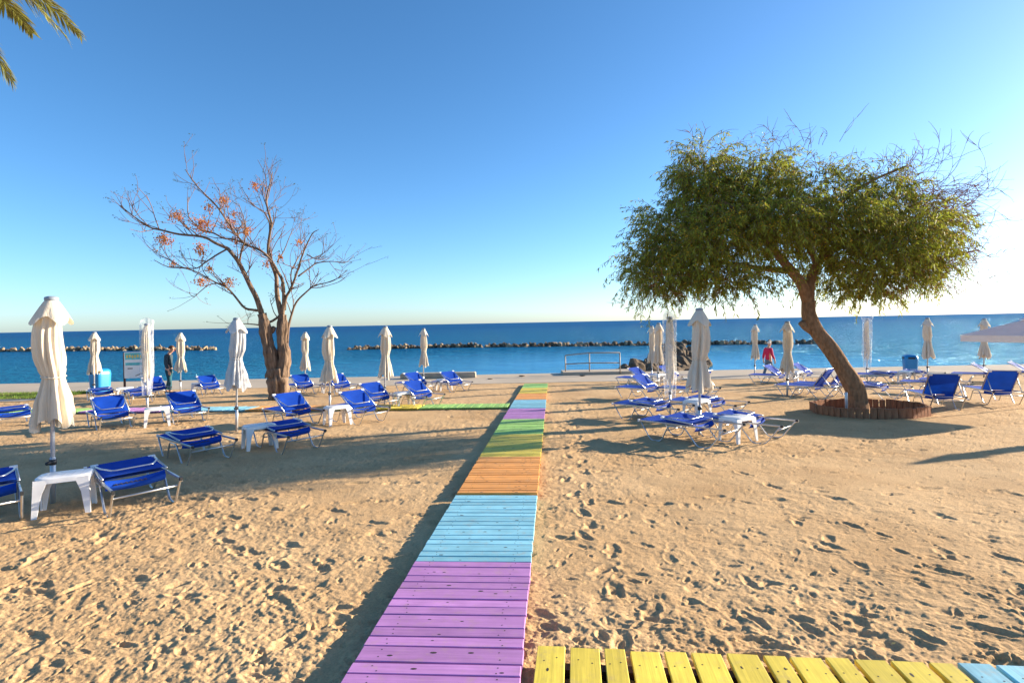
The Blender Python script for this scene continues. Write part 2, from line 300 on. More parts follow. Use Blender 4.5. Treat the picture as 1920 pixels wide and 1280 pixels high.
# ------------------------------------------------------------------ the setting
def make_sand():
    f = 560.0
    ys = []; v = f * CAM_H / 2.25
    v1 = f * CAM_H / 22.6
    nrow = 640
    ys = [f * CAM_H / (v + (v1 - v) * (i / nrow) ** 1.0) for i in range(nrow + 1)]
    ys = [-30, -20, -12, -8, -5, -3, -1.5, -.5, .2, .8, 1.2, 1.5, 1.75, 1.95, 2.1] + ys + [22.9, 23.4]
    ys = np.array(ys)
    ti = np.linspace(-1.12, 1.12, 1150); to = 1.12 * (1.09 ** np.arange(1, 34))
    t = np.concatenate([-to[::-1], ti, to])
    Y = np.repeat(ys[:, None], len(t), 1); X = t[None, :] * np.maximum(Y, 2.25)
    # patches of trodden and smoother sand
    rough = np.clip(.72 + .5 * fbm(X * .45, Y * .45, 3, 3), .12, 1.3)
    rough *= np.where(Y < 6.5, 1.0, .85)
    rough = rough * np.clip(1.15 - .55 * np.exp(-(((X - 4) / 3.5) ** 2 + ((Y - 6.6) / 1.4) ** 2)), .3, 2)
    Z = .022 * fbm(X * .6, Y * .6, 11, 3)
    Z += rough * (.0085 * fbm(X * 3.3, Y * 3.3, 21, 3, .55))
    n1 = fbm(X * 9, Y * 9, 31, 3, .55); Z += rough * .0105 * n1
    n2 = vnoise(X * 34, Y * 34, 41) + .6 * vnoise(X * 70, Y * 70, 43); Z += rough * .0070 * n2
    # foot prints: a heel and a ball dent with a pushed-up rim
    pr = []
    for k in range(620):
        y = 2.3 + 11 * RNG.random() ** 1.7; x = (RNG.random() * 2 - 1) * 1.0 * y
        pr.append((x, y, RNG.random() * 6.28, .45 + .6 * RNG.random(), 0.45 + .8 * RNG.random() ** 2))
    for k in range(2200):               # small kicked-up pits and clods
        y = 2.3 + 9 * RNG.random() ** 1.5; x = (RNG.random() * 2 - 1) * 1.0 * y
        pr.append((x, y, RNG.random() * 6.28, .16 + .26 * RNG.random(), (.35 + .5 * RNG.random()) * (1 if RNG.random() < .7 else -.8)))
    for k in range(26):                 # walking tracks
        x0, y0 = (RNG.random() * 2 - 1) * 5, 2.4 + RNG.random() * 9; a = RNG.random() * 6.28 if k % 2 else .4 * RNG.standard_normal() + (0 if k % 4 else 3.14)
        for q in range(14):
            s = 1 if q % 2 else -1
            pr.append((x0 + math.cos(a) * .62 * q - math.sin(a) * .1 * s, y0 + math.sin(a) * .62 * q + math.cos(a) * .1 * s, a, 1, 1.2))
    for q in range(26):                 # scuffed gully beside the boards
        pr.append((.62 + .02 * q + .1 * RNG.standard_normal(), 3.2 + .34 * q, 1.5 + .3 * RNG.standard_normal(), 1.0, 1.3))
    for (x, y, a, sc, dp) in pr:
        if y < 2.2 or y > 16: continue
        i0, i1 = np.searchsorted(ys, [y - .3, y + .3]); 
        c0, c1 = np.searchsorted(t, [(x - .35) / max(y, 2.25), (x + .35) / max(y, 2.25)])
        if i1 - i0 < 2 or c1 - c0 < 2: continue
        dx, dy = X[i0:i1, c0:c1] - x, Y[i0:i1, c0:c1] - y
        u = (dx * math.cos(a) + dy * math.sin(a)) / (.135 * sc); vv = (-dx * math.sin(a) + dy * math.cos(a)) / (.052 * sc)
        wob = .45 * vnoise(X[i0:i1, c0:c1] * 14, Y[i0:i1, c0:c1] * 14, 77)
        r = np.sqrt(u * u + vv * vv) + wob
        d = -.019 * np.clip(1 - r ** 4, 0, 1) * (1 + .3 * np.cos(u * 3)) + .008 * np.exp(-((r - 1.22) / .22) ** 2)
        Z[i0:i1, c0:c1] += d * dp
    Z = Z * .50
    fade = np.clip((Y - 1.2) / .9, 0, 1) * np.clip((1.3 - np.abs(X) / np.maximum(Y, 2.25)) / .15, 0, 1)
    Z = Z * np.where(fade > 0, fade, 0) - SLOPE * Y
    # keep the sand below the boards, banked up against their sea-ward right side
    cx = -.438 + .0705 * (Y - 2.764)
    uu = np.abs(X - cx); under = uu < .53
    Z = np.where(under & (Y < 22), np.minimum(Z, -SLOPE * Y + .006), Z)
    yel = (X > cx + .4) & (Y < 3.17 - .11 * X) & (Y > 1.5)
    Z = np.where(yel, np.minimum(Z, -SLOPE * Y + .004), Z)
    nr, nc = X.shape
    co = np.stack([X, Y, Z], -1).reshape(-1, 3).astype(np.float32)
    idx = np.arange(nr * nc).reshape(nr, nc)
    q = np.stack([idx[:-1, :-1], idx[:-1, 1:], idx[1:, 1:], idx[1:, :-1]], -1).reshape(-1, 4).astype(np.int32)
    me = bpy.data.meshes.new('beach_sand'); me.vertices.add(len(co)); me.vertices.foreach_set('co', co.ravel())
    me.loops.add(q.size); me.loops.foreach_set('vertex_index', q.ravel()); me.polygons.add(len(q))
    me.polygons.foreach_set('loop_start', np.arange(0, q.size, 4, dtype=np.int32)); me.polygons.foreach_set('loop_total', np.full(len(q), 4, np.int32))
    me.update(calc_edges=True); me.polygons.foreach_set('use_smooth', np.ones(len(q), bool)); me.materials.append(M['sand'])
    return obj('beach_sand', me, kind='structure')
make_sand()

mb = MB(); b_ = MB()
def prom(u, v):
    x = -420 + 840 * u; y = 22.45 + 4.55 * v
    return (x, y, -SLOPE * 22.45 - .012 * (y - 22.45) + .012)
mb.grid(prom, 60, 3); mb.add([(-420, 27, -.727), (420, 27, -.727), (420, 27.02, -4), (-420, 27.02, -4)], [(0, 1, 2, 3)])
mb.add([(-420, 22.45, -.673), (420, 22.45, -.673), (420, 22.44, -1.2), (-420, 22.44, -1.2)], [(3, 2, 1, 0)])
mb.build('promenade', M['concrete'], kind='structure')
mb = MB()
rings = [0, 60, 160, 400, 1000, 3000, 8000, 20000]
mb.grid(lambda u, v: ((u - .5) * 2 * (400 + 24000 * v), 26 + 22000 * v ** 3, -1.72), 24, 40)
mb.build('sea', M['sea'], kind='structure')
mb = MB()                                          # a paved strip with a lawn beside the promenade
mb.add([(-60, 18.75, -.545), (-16.2, 18.55, -.545), (-16.2, 19.35, -.563), (-60, 19.55, -.563)], [(0, 1, 2, 3)])
mb.build('path', M['concrete'], kind='structure')
mb = MB()
for k in range(16000):
    x = -16.35 - 12 * random.random() ** 1.4; y = 19.55 + 2.6 * random.random(); z = gz(x, y) - .01; h = random.uniform(.05, .13); a = random.random() * 6.28
    dx, dy = .008 * math.cos(a), .008 * math.sin(a); lx, ly = random.gauss(0, .03), random.gauss(0, .03)
    mb.add([(x - dx, y - dy, z), (x + dx, y + dy, z), (x + lx, y + ly, z + h)], [(0, 1, 2)])
o = mb.build('lawn_grass', M['grass'], kind='stuff'); o['label'] = 'strip of short green grass beside the promenade'; o['category'] = 'grass'

# ------------------------------------------------------------------ boardwalks
BOARD = {}
def board_mesh(color, wd, ln, var):
    k = (color, wd, ln, var)
    if k not in BOARD:
        b = MB(); rr = random.Random(str(k))
        b.box((0, 0, 0), (ln, wd, .03), ch=.003)
        for sx in (-1, 1):
            for sy in (-1, 1):
                x, y = sx * (ln / 2 - .13) + rr.uniform(-.02, .02), sy * wd * .25 + rr.uniform(-.006, .006)
                b.add([(x + .005 * math.cos(q * 1.047), y + .005 * math.sin(q * 1.047), .0156) for q in range(6)], [(0, 1, 2, 3, 4, 5)], 1)
        for q in range(rr.randint(0, 3)):           # knots
            x, y, s = rr.uniform(-ln * .4, ln * .4), rr.uniform(-wd * .3, wd * .3), rr.uniform(.004, .009)
            b.add([(x + 2.2 * s * math.cos(i * .785), y + s * math.sin(i * .785), .0155) for i in range(8)], [tuple(range(8))], 1)
        BOARD[k] = b.mesh('board', [PAINT[color], M['nail']])
    return BOARD[k]
STR = {}
def panel(color, origin, ang, length, label, cat_gap=.012, widths=(.092, .092, .14), ln=.886, top=.066, group=None):
    """origin: middle of the panel's starting edge; boards lie across direction ang"""
    root = obj('boardwalk_panel', None, loc=(origin[0], origin[1], gz(*origin)))
    root.empty_display_size = .2
    d = Vector((math.cos(ang), math.sin(ang), 0)); s = Vector((-d.y, d.x, 0))
    zx = Vector((d.x, d.y, -SLOPE * d.y)).normalized(); zs = Vector((s.x, s.y, -SLOPE * s.y)).normalized()
    root.rotation_euler = Matrix((-zs, zx, (-zs).cross(zx))).transposed().to_euler()
    tag(root, label, 'boardwalk', group)
    y = 0; i = 0
    while y + min(widths) < length + .02:
        wd = widths[i % len(widths)]
        if y + wd > length + .03: wd = min(widths)
        o = obj('board', board_mesh(color, wd, ln, i % 4), root)
        o.location = (random.gauss(0, .003), y + wd / 2, top - .015 + random.uniform(-.002, .002)); o.rotation_euler = (random.gauss(0, .006), random.gauss(0, .002), random.gauss(0, .0035))
        y += wd + cat_gap * random.uniform(.8, 1.3); i += 1
    k = (round(length, 2), color)
    if k not in STR:
        b = MB(); b.box((0, 0, 0), (.06, length - .01, .05)); STR[k] = b.mesh('stringer', M['brown'] if color == 'yellow' and cat_gap > .02 else PAINT[color])
    for x in (-ln / 2 + .13, 0, ln / 2 - .13):
        o = obj('stringer', STR[k], root); o.location = (x, length / 2, top - .0565)
    return root
AX = math.atan2(1, .0705)
seq = ['lilac', 'blue', 'orange', 'yellow', 'green'] * 2
names = {'lilac': 'lilac', 'blue': 'sky blue', 'orange': 'orange', 'yellow': 'yellow', 'green': 'light green'}
L0 = 1.895; ux, uy = math.cos(AX), math.sin(AX)
for i, c in enumerate(seq):
    y0 = 4.25 + L0 * (i - 1); t0 = (y0 - 2.764) / uy
    lab = '%s plank panel of the main boardwalk, %s the cross path' % (names[c], 'landward of' if i < 5 else 'seaward of')
    panel(c, (-.438 + t0 * ux, 2.764 + t0 * uy), AX, L0 - .008, lab)
cc = ['green', 'yellow', 'orange', 'blue', 'lilac', 'green', 'yellow']
CA = AX + math.pi / 2
px, py = -.13 + .0, 14.5
for i, c in enumerate(cc):
    lab = '%s plank panel of the low cross path, %s' % (names[c], ['joining the main boardwalk', 'behind the loungers next to the green panel', 'between the yellow and sky blue panels', 'between the orange and lilac panels', 'between the sky blue and green panels', 'beyond the lilac panel', 'farthest from the main boardwalk'][i])
    panel(c, (px + math.cos(CA) * 2.3 * i, py + math.sin(CA) * 2.3 * i), CA, 2.29, lab, ln=.82, top=.055)
CR = AX - math.pi / 2 - R(2.3)
for i, (c, ln_) in enumerate((('yellow', 2.2), ('blue', 2.2))):
    a0 = .085 + i * 2.125
    panel(c, (.005 + math.cos(CR) * a0 - uy * 0 - .46 * ux, 3.085 + math.sin(CR) * a0 - .46 * uy), CR, ln_, ['yellow plank panel with wide gaps branching off the lilac boardwalk', 'sky blue plank panel with wide gaps continuing the yellow side path'][i], cat_gap=.026, widths=(.15, .155, .108, .152, .112), ln=.90)

# ------------------------------------------------------------------ sun loungers (local +Y runs from head end to foot end)
HW = .30
def build_lounger(state):
    root = obj('sun_lounger', None); root.empty_display_size = .3
    for s in (-1, 1):
        b = MB(); x = s * HW
        b.tube(fillet([(x, .10, .335), (x, .16, .33), (x, .42, .018), (x, .66, .018), (x, .90, .315), (x, 1.24, .315), (x, 1.42, .018), (x, 1.64, .018), (x, 1.86, .35)], .07, 4), .012, 7)
        b.build('leg_frame', M['alu'], root, True)
        b = MB(); b.box((x, 1.02, .355), (.019, 1.74, .028), ch=.004); b.box((x, .12, .355), (.028, .05, .04), mi=1); b.box((x, 1.90, .357), (.03, .03, .045), mi=2)
        b.build('side_rail', [M['alu'], M['black'], M['white']], root)
    b = MB(); b.tube([(-HW, .22, .265), (HW, .22, .265)], .012, 7); b.build('crossbar', M['alu'], root, True)
    b = MB(); b.tube([(-HW, 1.30, .22), (HW, 1.30, .22)], .011, 6); b.build('crossbar', M['alu'], root, True)
    b = MB()                               # seat sling, wrapped over the rails, sagging a little
    def seat(u, v):
        x = (u - .5) * 2; y = .74 + 1.15 * v
        return (x * (HW + .012), y, .376 - .03 * (1 - x * x) * math.sin(math.pi * min(1, v * 1.02)) ** .6 - (.02 if abs(x) > .99 else 0))
    b.grid(seat, 12, 14)
    b.grid(lambda u, v: ((u - .5) * 2 * (HW - .02), .74 - .05 * math.sin(v * 3.1), .374 - .115 * v - .025 * math.sin(math.pi * u)), 12, 5)   # fold hanging at the hinge
    sl = b.build('seat_sling', M['blue'], root, True)
    b = MB()
    for q in range(7):
        x = -.21 + q * .045; b.tube([(x, .688, .31), (x + .022, .686, .328), (x + .036, .688, .31)], .006, 4)
    b.build('lacing', M['white'] if state == 'W' else M['black'], sl)
    # back rest: origin at the hinge, s runs along it
    phi = {'A': R(5), 'W': R(5), 'B': R(33), 'C': R(128), 'L': R(172)}[state]
    hy, hz = .74, .392 if state in 'AW' else .372
    n = Vector((0, -math.sin(phi), math.cos(phi))) ; d = Vector((0, math.cos(phi), math.sin(phi)))
    def P(x, s_, h): return Vector((x, hy, hz)) + d * s_ + n * h
    Lb = .64
    b = MB(); b.tube(fillet([P(-HW, 0, 0), P(-HW, Lb, 0), P(HW, Lb, 0), P(HW, 0, 0)], .06, 4), .0145, 7)
    bf = b.build('backrest', M['alu'], root, True)
    b = MB()
    def bk(u, v):
        x = (u - .5) * 2; e = 1 if abs(x) < .99 else 0
        return P(x * (HW + .017), .0 + (Lb + .006) * v, (.019 if e else -.006) - .03 * (1 - x * x) * math.sin(math.pi * v) * (1 if state in 'ABW' else -1))
    b.grid(bk, 12, 10); b.build('back_sling', M['blue'], bf, True)
    for s in (-1, 1):
        b = MB(); b.box(P(s * (HW - .02), Lb - .01, .006), (.07, .05, .035), Matrix.Rotation(phi, 3, 'X')); b.build('corner_cap', M['white'], bf)
    b = MB()
    if state in 'ABW':
        b.tube(fillet([P(-HW + .012, .50, .03), P(-HW + .03, .30, .05), P(-HW + .11, .10, .055), P(HW - .11, .10, .055), P(HW - .03, .30, .05), P(HW - .012, .50, .03)], .04, 3), .010, 6)
    else:
        for s in (-1, 1): b.tube([P(s * (HW - .012), .42, -.01), (s * (HW - .012), .24 if state == 'C' else .2, .34)], .010, 6)
        b.tube([(-HW, .24, .345), (HW, .24, .345)], .010, 6)
    b.build('prop_bar', M['alu'], bf, True)
    return root
PROTO = {}
LG = 'blue sun loungers on the sand'
def lounger(state, x, y, label, deg=None, hz=0):
    """x, y: the middle of the head-end legs on the ground; deg: turned left from +Y"""
    if state not in PROTO: o = PROTO[state] = build_lounger(state)
    else: o = copy_tree(PROTO[state])
    if deg is None: deg = 46 if x < 0 else 42
    o.scale = (1, .9, .93)
    a = R(deg + random.uniform(-2.5, 2.5)); dy = Vector((-math.sin(a), math.cos(a)))
    o.location = (x - dy.x * .46, y - dy.y * .46, gz(x, y) + hz - .006)
    o.rotation_euler = (-math.atan(SLOPE) * math.cos(a), math.atan(SLOPE) * math.sin(a) * -1, a)
    tag(o, label, 'sun lounger', LG)
    return o
A, B, C, W = 'A', 'B', 'C', 'W'
LOUNGERS = [
 (A, -4.02, 6.02, 'blue lounger folded flat beside the white table under the big cream umbrella'),
 (A, -5.30, 5.55, 'blue lounger folded flat on the far side of the white table from its twin'),
 (A, -4.62, 8.42, 'blue lounger folded flat, long side toward the bare tree, left of a white table'),
 (A, -3.52, 9.15, 'blue lounger folded flat, right of the white table under the pale grey umbrella'),
 (B, -8.50, 11.95, 'blue lounger with back half raised, left of the table with the plastic-wrapped umbrella'),
 (B, -7.36, 12.75, 'blue lounger with back half raised, right of the table with the plastic-wrapped umbrella'),
 (A, -11.2, 12.6, 'blue lounger folded flat alone near the end of the cross path'),
 (A, -13.3, 18.2, 'blue lounger folded flat in front of the blue litter bin'),
 (A, -11.6, 17.5, 'blue lounger folded flat behind the plastic-wrapped umbrella'),
 (B, -12.35, 19.5, 'blue lounger with back half raised, beside the man in the dark sweater'),
 (B, -10.55, 19.7, 'blue lounger with back half raised, near the promenade between umbrella and bare tree'),
 (B, -4.48, 11.9, 'blue lounger with back half raised, left of the table in front of the bare tree'),
 (B, -3.13, 12.15, 'blue lounger with back half raised, right of the table in front of the bare tree'),
 (B, -7.05, 19.2, 'blue lounger with back half raised, partly hidden by the bare tree trunk'),
 (B, -5.7, 19.0, 'blue lounger with back half raised, just right of the bare tree behind an umbrella'),
 (B, -3.36, 14.55, 'blue lounger with back half raised, left of the table beyond the cross path'),
 (B, -2.28, 14.95, 'blue lounger with back half raised, right of the table beyond the cross path'),
 (B, -3.05, 19.1, 'blue lounger with back half raised, by the umbrella near the concrete ledge'),
 (B, -1.85, 19.3, 'blue lounger with back half raised, closest to the promenade left of the boardwalk'),
 (W, 3.22, 8.98, 'blue lounger folded flat left of the white table, nearest the boardwalk'),
 (W, 4.20, 9.25, 'blue lounger folded flat right of the white table near the wooden tree edging'),
 (W, 3.25, 11.55, 'blue lounger folded flat below the plastic-wrapped umbrella right of the boardwalk'),
 (W, 4.55, 11.95, 'blue lounger folded flat behind the tall cream umbrella right of the boardwalk'),
 (B, 4.05, 15.6, 'blue lounger with steep half-raised back, left of the plastic-wrapped umbrella'),
 (B, 4.75, 19.5, 'blue lounger with half-raised back near the promenade and the rock jetty'),
 (C, 5.15, 15.2, 'blue lounger with upright back hidden behind the tall cream umbrella'),
 (B, 6.1, 20.6, 'blue lounger with half-raised back in front of the jetty rocks'),
 (B, 9.6, 19.6, 'blue lounger with half-raised back beside the woman in the pink jacket'),
 (B, 11.0, 20.4, 'blue lounger with half-raised back behind the woman in pink, next to an umbrella'),
 (C, 8.55, 15.3, 'blue lounger with reclined back, left of the leaning green tree trunk'),
 (C, 9.25, 15.75, 'blue lounger with reclined back touching the leaning tree trunk'),
 (W, 13.0, 18.9, 'blue lounger folded flat under the wrapped umbrella beyond the tree'),
 (W, 14.4, 19.3, 'blue lounger folded flat in front of the small blue bin'),
 (W, 9.9, 14.6, 'blue lounger folded flat just beyond the wooden tree edging'),
 (W, 12.3, 15.6, 'blue lounger folded flat between the upright dark-backed loungers'),
 (B, 16.0, 18.4, 'blue lounger with half-raised back left under the far cream umbrella'),
 (B, 17.6, 18.8, 'blue lounger with half-raised back beside the far cream umbrella pole'),
]
for st, x, y, lb in LOUNGERS: lounger(st, x, y, lb)
lounger(C, 9.62, 12.55, 'blue lounger with upright dark back beside the wooden tree edging', deg=-14)
lounger(C, 11.55, 13.25, 'blue lounger with upright dark back beneath the open white umbrella', deg=-20)

# ------------------------------------------------------------------ white plastic tables
def build_table():
    root = obj('side_table', None); b = MB(); a, c, h = .235, .185, .41
    def top(u, v):                    # rounded slab with a down-turned skirt
        r = [0, .9, .985, 1.0, 1.0][int(round(v * 4))]; z = [h, h, h - .006, h - .02, h - .06][int(round(v * 4))]
        t = u * 2 * math.pi; n = 6.0; cx, sy = math.cos(t), math.sin(t)
        k = (abs(cx) ** n + abs(sy) ** n) ** (-1 / n)
        return (a * r * cx * k, c * r * sy * k, z)
    b.grid(top, 32, 4, wrap=True); b.build('table_top', M['white'], root, True)
    for sx in (-1, 1):
        for sy in (-1, 1):
            b = MB(); vs = []
            for t in (0, .15, .4, 1):
                z = (h - .02) * (1 - t); w_ = .085 * (1 - t) ** 2.2 + .045; q = .065 * (1 - t) ** 2.2 + .04; o = .014 * t
                x1, y1 = a - .002 + o, c - .002 + o
                vs += [(sx * x1, sy * y1, z), (sx * (x1 - w_), sy * y1, z), (sx * (x1 - w_), sy * (y1 - .014), z), (sx * (x1 - .014), sy * (y1 - .014), z), (sx * (x1 - .014), sy * (y1 - q), z), (sx * x1, sy * (y1 - q), z)]
            fs = [(l * 6 + i, l * 6 + (i + 1) % 6, l * 6 + 6 + (i + 1) % 6, l * 6 + 6 + i) for l in range(3) for i in range(6)] + [(18, 19, 20, 21), (18, 21, 22, 23)]
            b.add(vs, fs); b.build('leg', M['white'], root)
    b = MB()
    for i in range(1, 6): b.box((-a + i * 2 * a / 6, 0, h + .0005), (.004, 2 * c * .86, .001))
    for i in range(1, 4): b.box((0, -c + i * 2 * c / 4, h + .0007), (2 * a * .88, .004, .001))
    b.build('grooves', M['canvas2'], root)
    return root
TP = None
TABLES = [(-4.82, 6.0, 'by the big cream umbrella between the flat loungers'), (-4.28, 9.42, 'under the pale grey umbrella'), (-7.86, 12.35, 'at the plastic-wrapped umbrella left of the bare tree'),
 (-3.78, 12.0, 'in front of the bare tree between raised loungers'), (-2.95, 15.05, 'between loungers at the cross path'), (-13.0, 18.75, 'in front of the blue litter bin'), (-11.4, 20.3, 'near the man, between two raised loungers'),
 (-6.5, 19.8, 'behind the bare tree trunk'), (-2.45, 19.9, 'near the concrete ledge'), (3.72, 9.3, 'under the tall cream umbrella right of the boardwalk'), (3.9, 11.9, 'behind the tall cream umbrella, beside the wrapped one'), (5.3, 20.3, 'near the jetty rocks'), (10.3, 20.4, 'near the woman in pink'), (13.7, 19.5, 'beyond the leaning tree trunk')]
for i, (x, y, t) in enumerate(TABLES):
    if TP is None: o = TP = build_table()
    else: o = copy_tree(TP)
    o.location = (x, y, gz(x, y) - .006); o.rotation_euler = (-SLOPE, 0, R(33 + random.uniform(-6, 6)))
    tag(o, 'white plastic side table ' + t, 'table', 'white plastic side tables')

# ------------------------------------------------------------------ umbrellas
def build_umbrella(seed, canvas, fat=1.0, pleat=1.0, bag=False, H=2.2, tie=.60):
    rr = random.Random(seed); root = obj('beach_umbrella', None); root.empty_display_size = .3
    b = MB(); b.tube([(0, 0, -.15), (0, 0, H - .04)], .021, 10); b.tube([(0, 0, .0), (0, 0, .52)], .027, 10); b.build('pole', M['pole'], root, True)
    b = MB(); b.tube([(.0, -.03, .47), (.0, -.085, .47)], .02, 8); b.tube([(0, 0, .44), (0, 0, .50)], .036, 10); b.build('clamp_knob', M['black'], root, True)
    ph = [rr.uniform(0, 6.28) for _ in range(6)]
    zt, zb = H - .05, H - 1.42
    def rad(t):
        pts = [(0, .055), (.06, .10), (.14, .145), (.30, .158), (.45, .165), (tie - .06, .148), (tie, .122), (tie + .05, .138), (.85, .20), (1, .235)]
        if bag: pts = [(0, .06), (.08, .105), (.3, .112), (.6, .118), (.8, .115), (1, .10)]
        for (a0, r0), (a1, r1) in zip(pts, pts[1:]):
            if t <= a1: k = (t - a0) / (a1 - a0); k = k * k * (3 - 2 * k); return r0 + (r1 - r0) * k
        return pts[-1][1]
    lean = (rr.uniform(-.02, .02), rr.uniform(-.02, .02)); sk = (rr.uniform(-.035, .035), rr.uniform(-.035, .035))
    def body(u, v):
        th = u * 2 * math.pi; t = v
        am = pleat * (.07 + .13 * min(1, t * 3)) * (1.0 if t < tie - .1 or t > tie + .06 else .7)
        w1 = abs(math.sin(4 * th + ph[0] + .5 * math.sin(3 * t + ph[1]))) ** .7; w2 = math.sin(13 * th + ph[2] + 1.2 * math.sin(2.2 * t + ph[3])); w3 = math.sin(7 * th + ph[4] - 2 * t)
        r = rad(t) * fat * (1 + am * (1.15 * (w1 - .6) + .42 * w2 + .35 * w3))
        big = max(0, t - tie) / (1 - tie); r *= 1 + .16 * big * math.sin(3 * th + ph[5]) + .10 * big * math.sin(5 * th + ph[1])
        z = zt + (zb - zt) * t + (big ** 1.5) * (.055 * math.sin(3 * th + ph[2]) + .035 * math.sin(8 * th + ph[3]))
        bulge = math.sin(math.pi * min(1, t / tie)) if t < tie else 0
        return (r * math.cos(th) + sk[0] * bulge + lean[0] * t, r * math.sin(th) + sk[1] * bulge + lean[1] * t, z)
    b = MB(); b.grid(body, 96, 44, wrap=True); cn = b.build('canopy', canvas, root, True)
    b = MB()
    def inner(u, v):
        th = u * 2 * math.pi; t = 1 - v * .45; x, y, z = body(u, t); k = .93 - .25 * v
        return (x * k, y * k, z + .004)
    b.grid(inner, 48, 6, wrap=True); b.build('lining', canvas, cn, True)
    if not bag:
        b = MB()
        def vent(u, v):
            th = u * 2 * math.pi; e = math.cos(4 * th + ph[3]); r = (.052 + .138 * v ** .85 * (1 + .18 * e * v)) * (.55 + .5 * fat) * (1 + .05 * v * math.sin(8 * th + ph[0]))
            return (r * math.cos(th) * 1.04, r * math.sin(th) * 1.04, H - .035 - .24 * v + .05 * e * v * v * -1)
        b.grid(vent, 64, 8, wrap=True); b.build('vent_flap', canvas, root, True)
        b = MB()
        for q in range(25):
            pass
        ring = []
        for q in range(33):
            x, y, z = body(q / 32, tie); L = math.hypot(x, y); ring.append((x * (1 + .007 / L), y * (1 + .007 / L), z + .006 * math.sin(q * .4)))
        b.tube(ring, .011, 5, cap=False); b.build('tie_strap', canvas, root, True)
    b = MB(); b.tube([(0, 0, H - .06), (0, 0, H - .03), (0, 0, H - .012), (0, 0, H)], [.062, .068, .064, .03], 16); b.build('top_cap', M['cap'], root, True)
    if bag:
        b = MB()
        def film(u, v):
            th = u * 2 * math.pi; z = H + .10 - (1.42 + .50) * v; r = .150 + .012 * math.sin(3 * th + 5 * v + ph[0]) + .007 * math.sin(8 * th - 6 * v + ph[1])
            if v < .06: r *= 1.02 + .22 * math.sin(2 * th + ph[2])
            if v > .72: r *= 1 - 1.5 * (v - .72) + .35 * math.sin(3 * th + ph[3]) * (v - .72) * 3
            return (r * math.cos(th), r * math.sin(th), z + .05 * math.sin(2 * th + ph[4]) * (1 if v < .03 or v > .95 else .2))
        b.grid(film, 48, 40, wrap=True); b.build('plastic_cover', M['film'], root, True)
    return root
UG = 'closed cream beach umbrellas'
cv, cv2 = M['canvas'], M['canvas2']
UMB = [ # x, y, fatness, canvas, bag, height, label, seed, lean
 (-5.20, 6.30, .93, cv, False, 2.33, 'large closed cream umbrella tied at the waist beside the white table and flat lounger', 1),
 (-14.6, 19.5, .92, cv, False, 2.3, 'closed cream umbrella in front of the blue litter bin', 2),
 (-9.45, 14.45, .95, cv, True, 2.35, 'cream umbrella wrapped in clear torn plastic next to the notice board', 3),
 (-12.3, 20.7, .90, cv, False, 2.25, 'closed cream umbrella just right of the man in the dark sweater', 4),
 (-5.62, 11.35, 1.0, cv2, False, 2.3, 'closed pale grey umbrella left of the bare tree trunk', 5),
 (-7.95, 21.4, .85, cv, False, 2.2, 'closed cream umbrella behind the loungers just right of the bare tree', 6),
 (-4.66, 14.2, .92, cv, False, 2.2, 'closed cream umbrella at the cross path between paired raised loungers', 7),
 (-3.62, 15.75, .90, cv, False, 2.2, 'closed cream umbrella with narrow skirt in front of the breakwater end', 8),
 (-3.42, 21.3, .82, cv, False, 2.25, 'closed cream umbrella near the concrete ledge of the promenade', 9),
 (5.5, 22.2, .80, cv, False, 2.2, 'closed cream umbrella overlapping another in front of the rock jetty, the lower one', 10),
 (5.15, 19.9, .88, cv, False, 2.25, 'closed cream umbrella overlapping another in front of the rock jetty, the taller one', 11),
 (3.55, 12.7, .85, cv, True, 2.2, 'cream umbrella in a narrow clear plastic bag right of the boardwalk', 12),
 (3.28, 9.90, 1.0, cv, False, 2.24, 'tall closed cream umbrella rising from the flat loungers right of the boardwalk', 13),
 (10.1, 23.4, .80, cv, False, 2.2, 'closed cream umbrella left of the woman in the pink jacket', 14),
 (7.75, 15.85, .86, cv, False, 2.12, 'closed cream umbrella between the woman in pink and the leaning tree', 15),
 (12.7, 20.1, .80, cv, True, 2.25, 'cream umbrella in clear plastic just right of the leaning tree trunk', 16),
 (14.95, 20.2, .88, cv, False, 2.25, 'closed cream umbrella beside the small blue bin', 17),
 (13.4, 10.4, .9, cv, False, 2.25, 'closed cream umbrella standing alone right of the open white umbrella', 19),
 (17.4, 20.7, .85, cv, False, 2.2, 'closed cream umbrella partly behind the open white umbrella', 18),
]
for (x, y, ft, c, bag, h, lb, sd_) in UMB:
    o = build_umbrella(sd_, c, ft * .80, 1.45, bag, h, tie=.60 + .03 * math.sin(sd_ * 2.1))
    o.location = (x, y, gz(x, y)); o.rotation_euler = (random.gauss(0, .006), R(1.0) + random.gauss(0, .006), random.random() * 6.28 * 0)
    tag(o, lb, 'umbrella', UG)
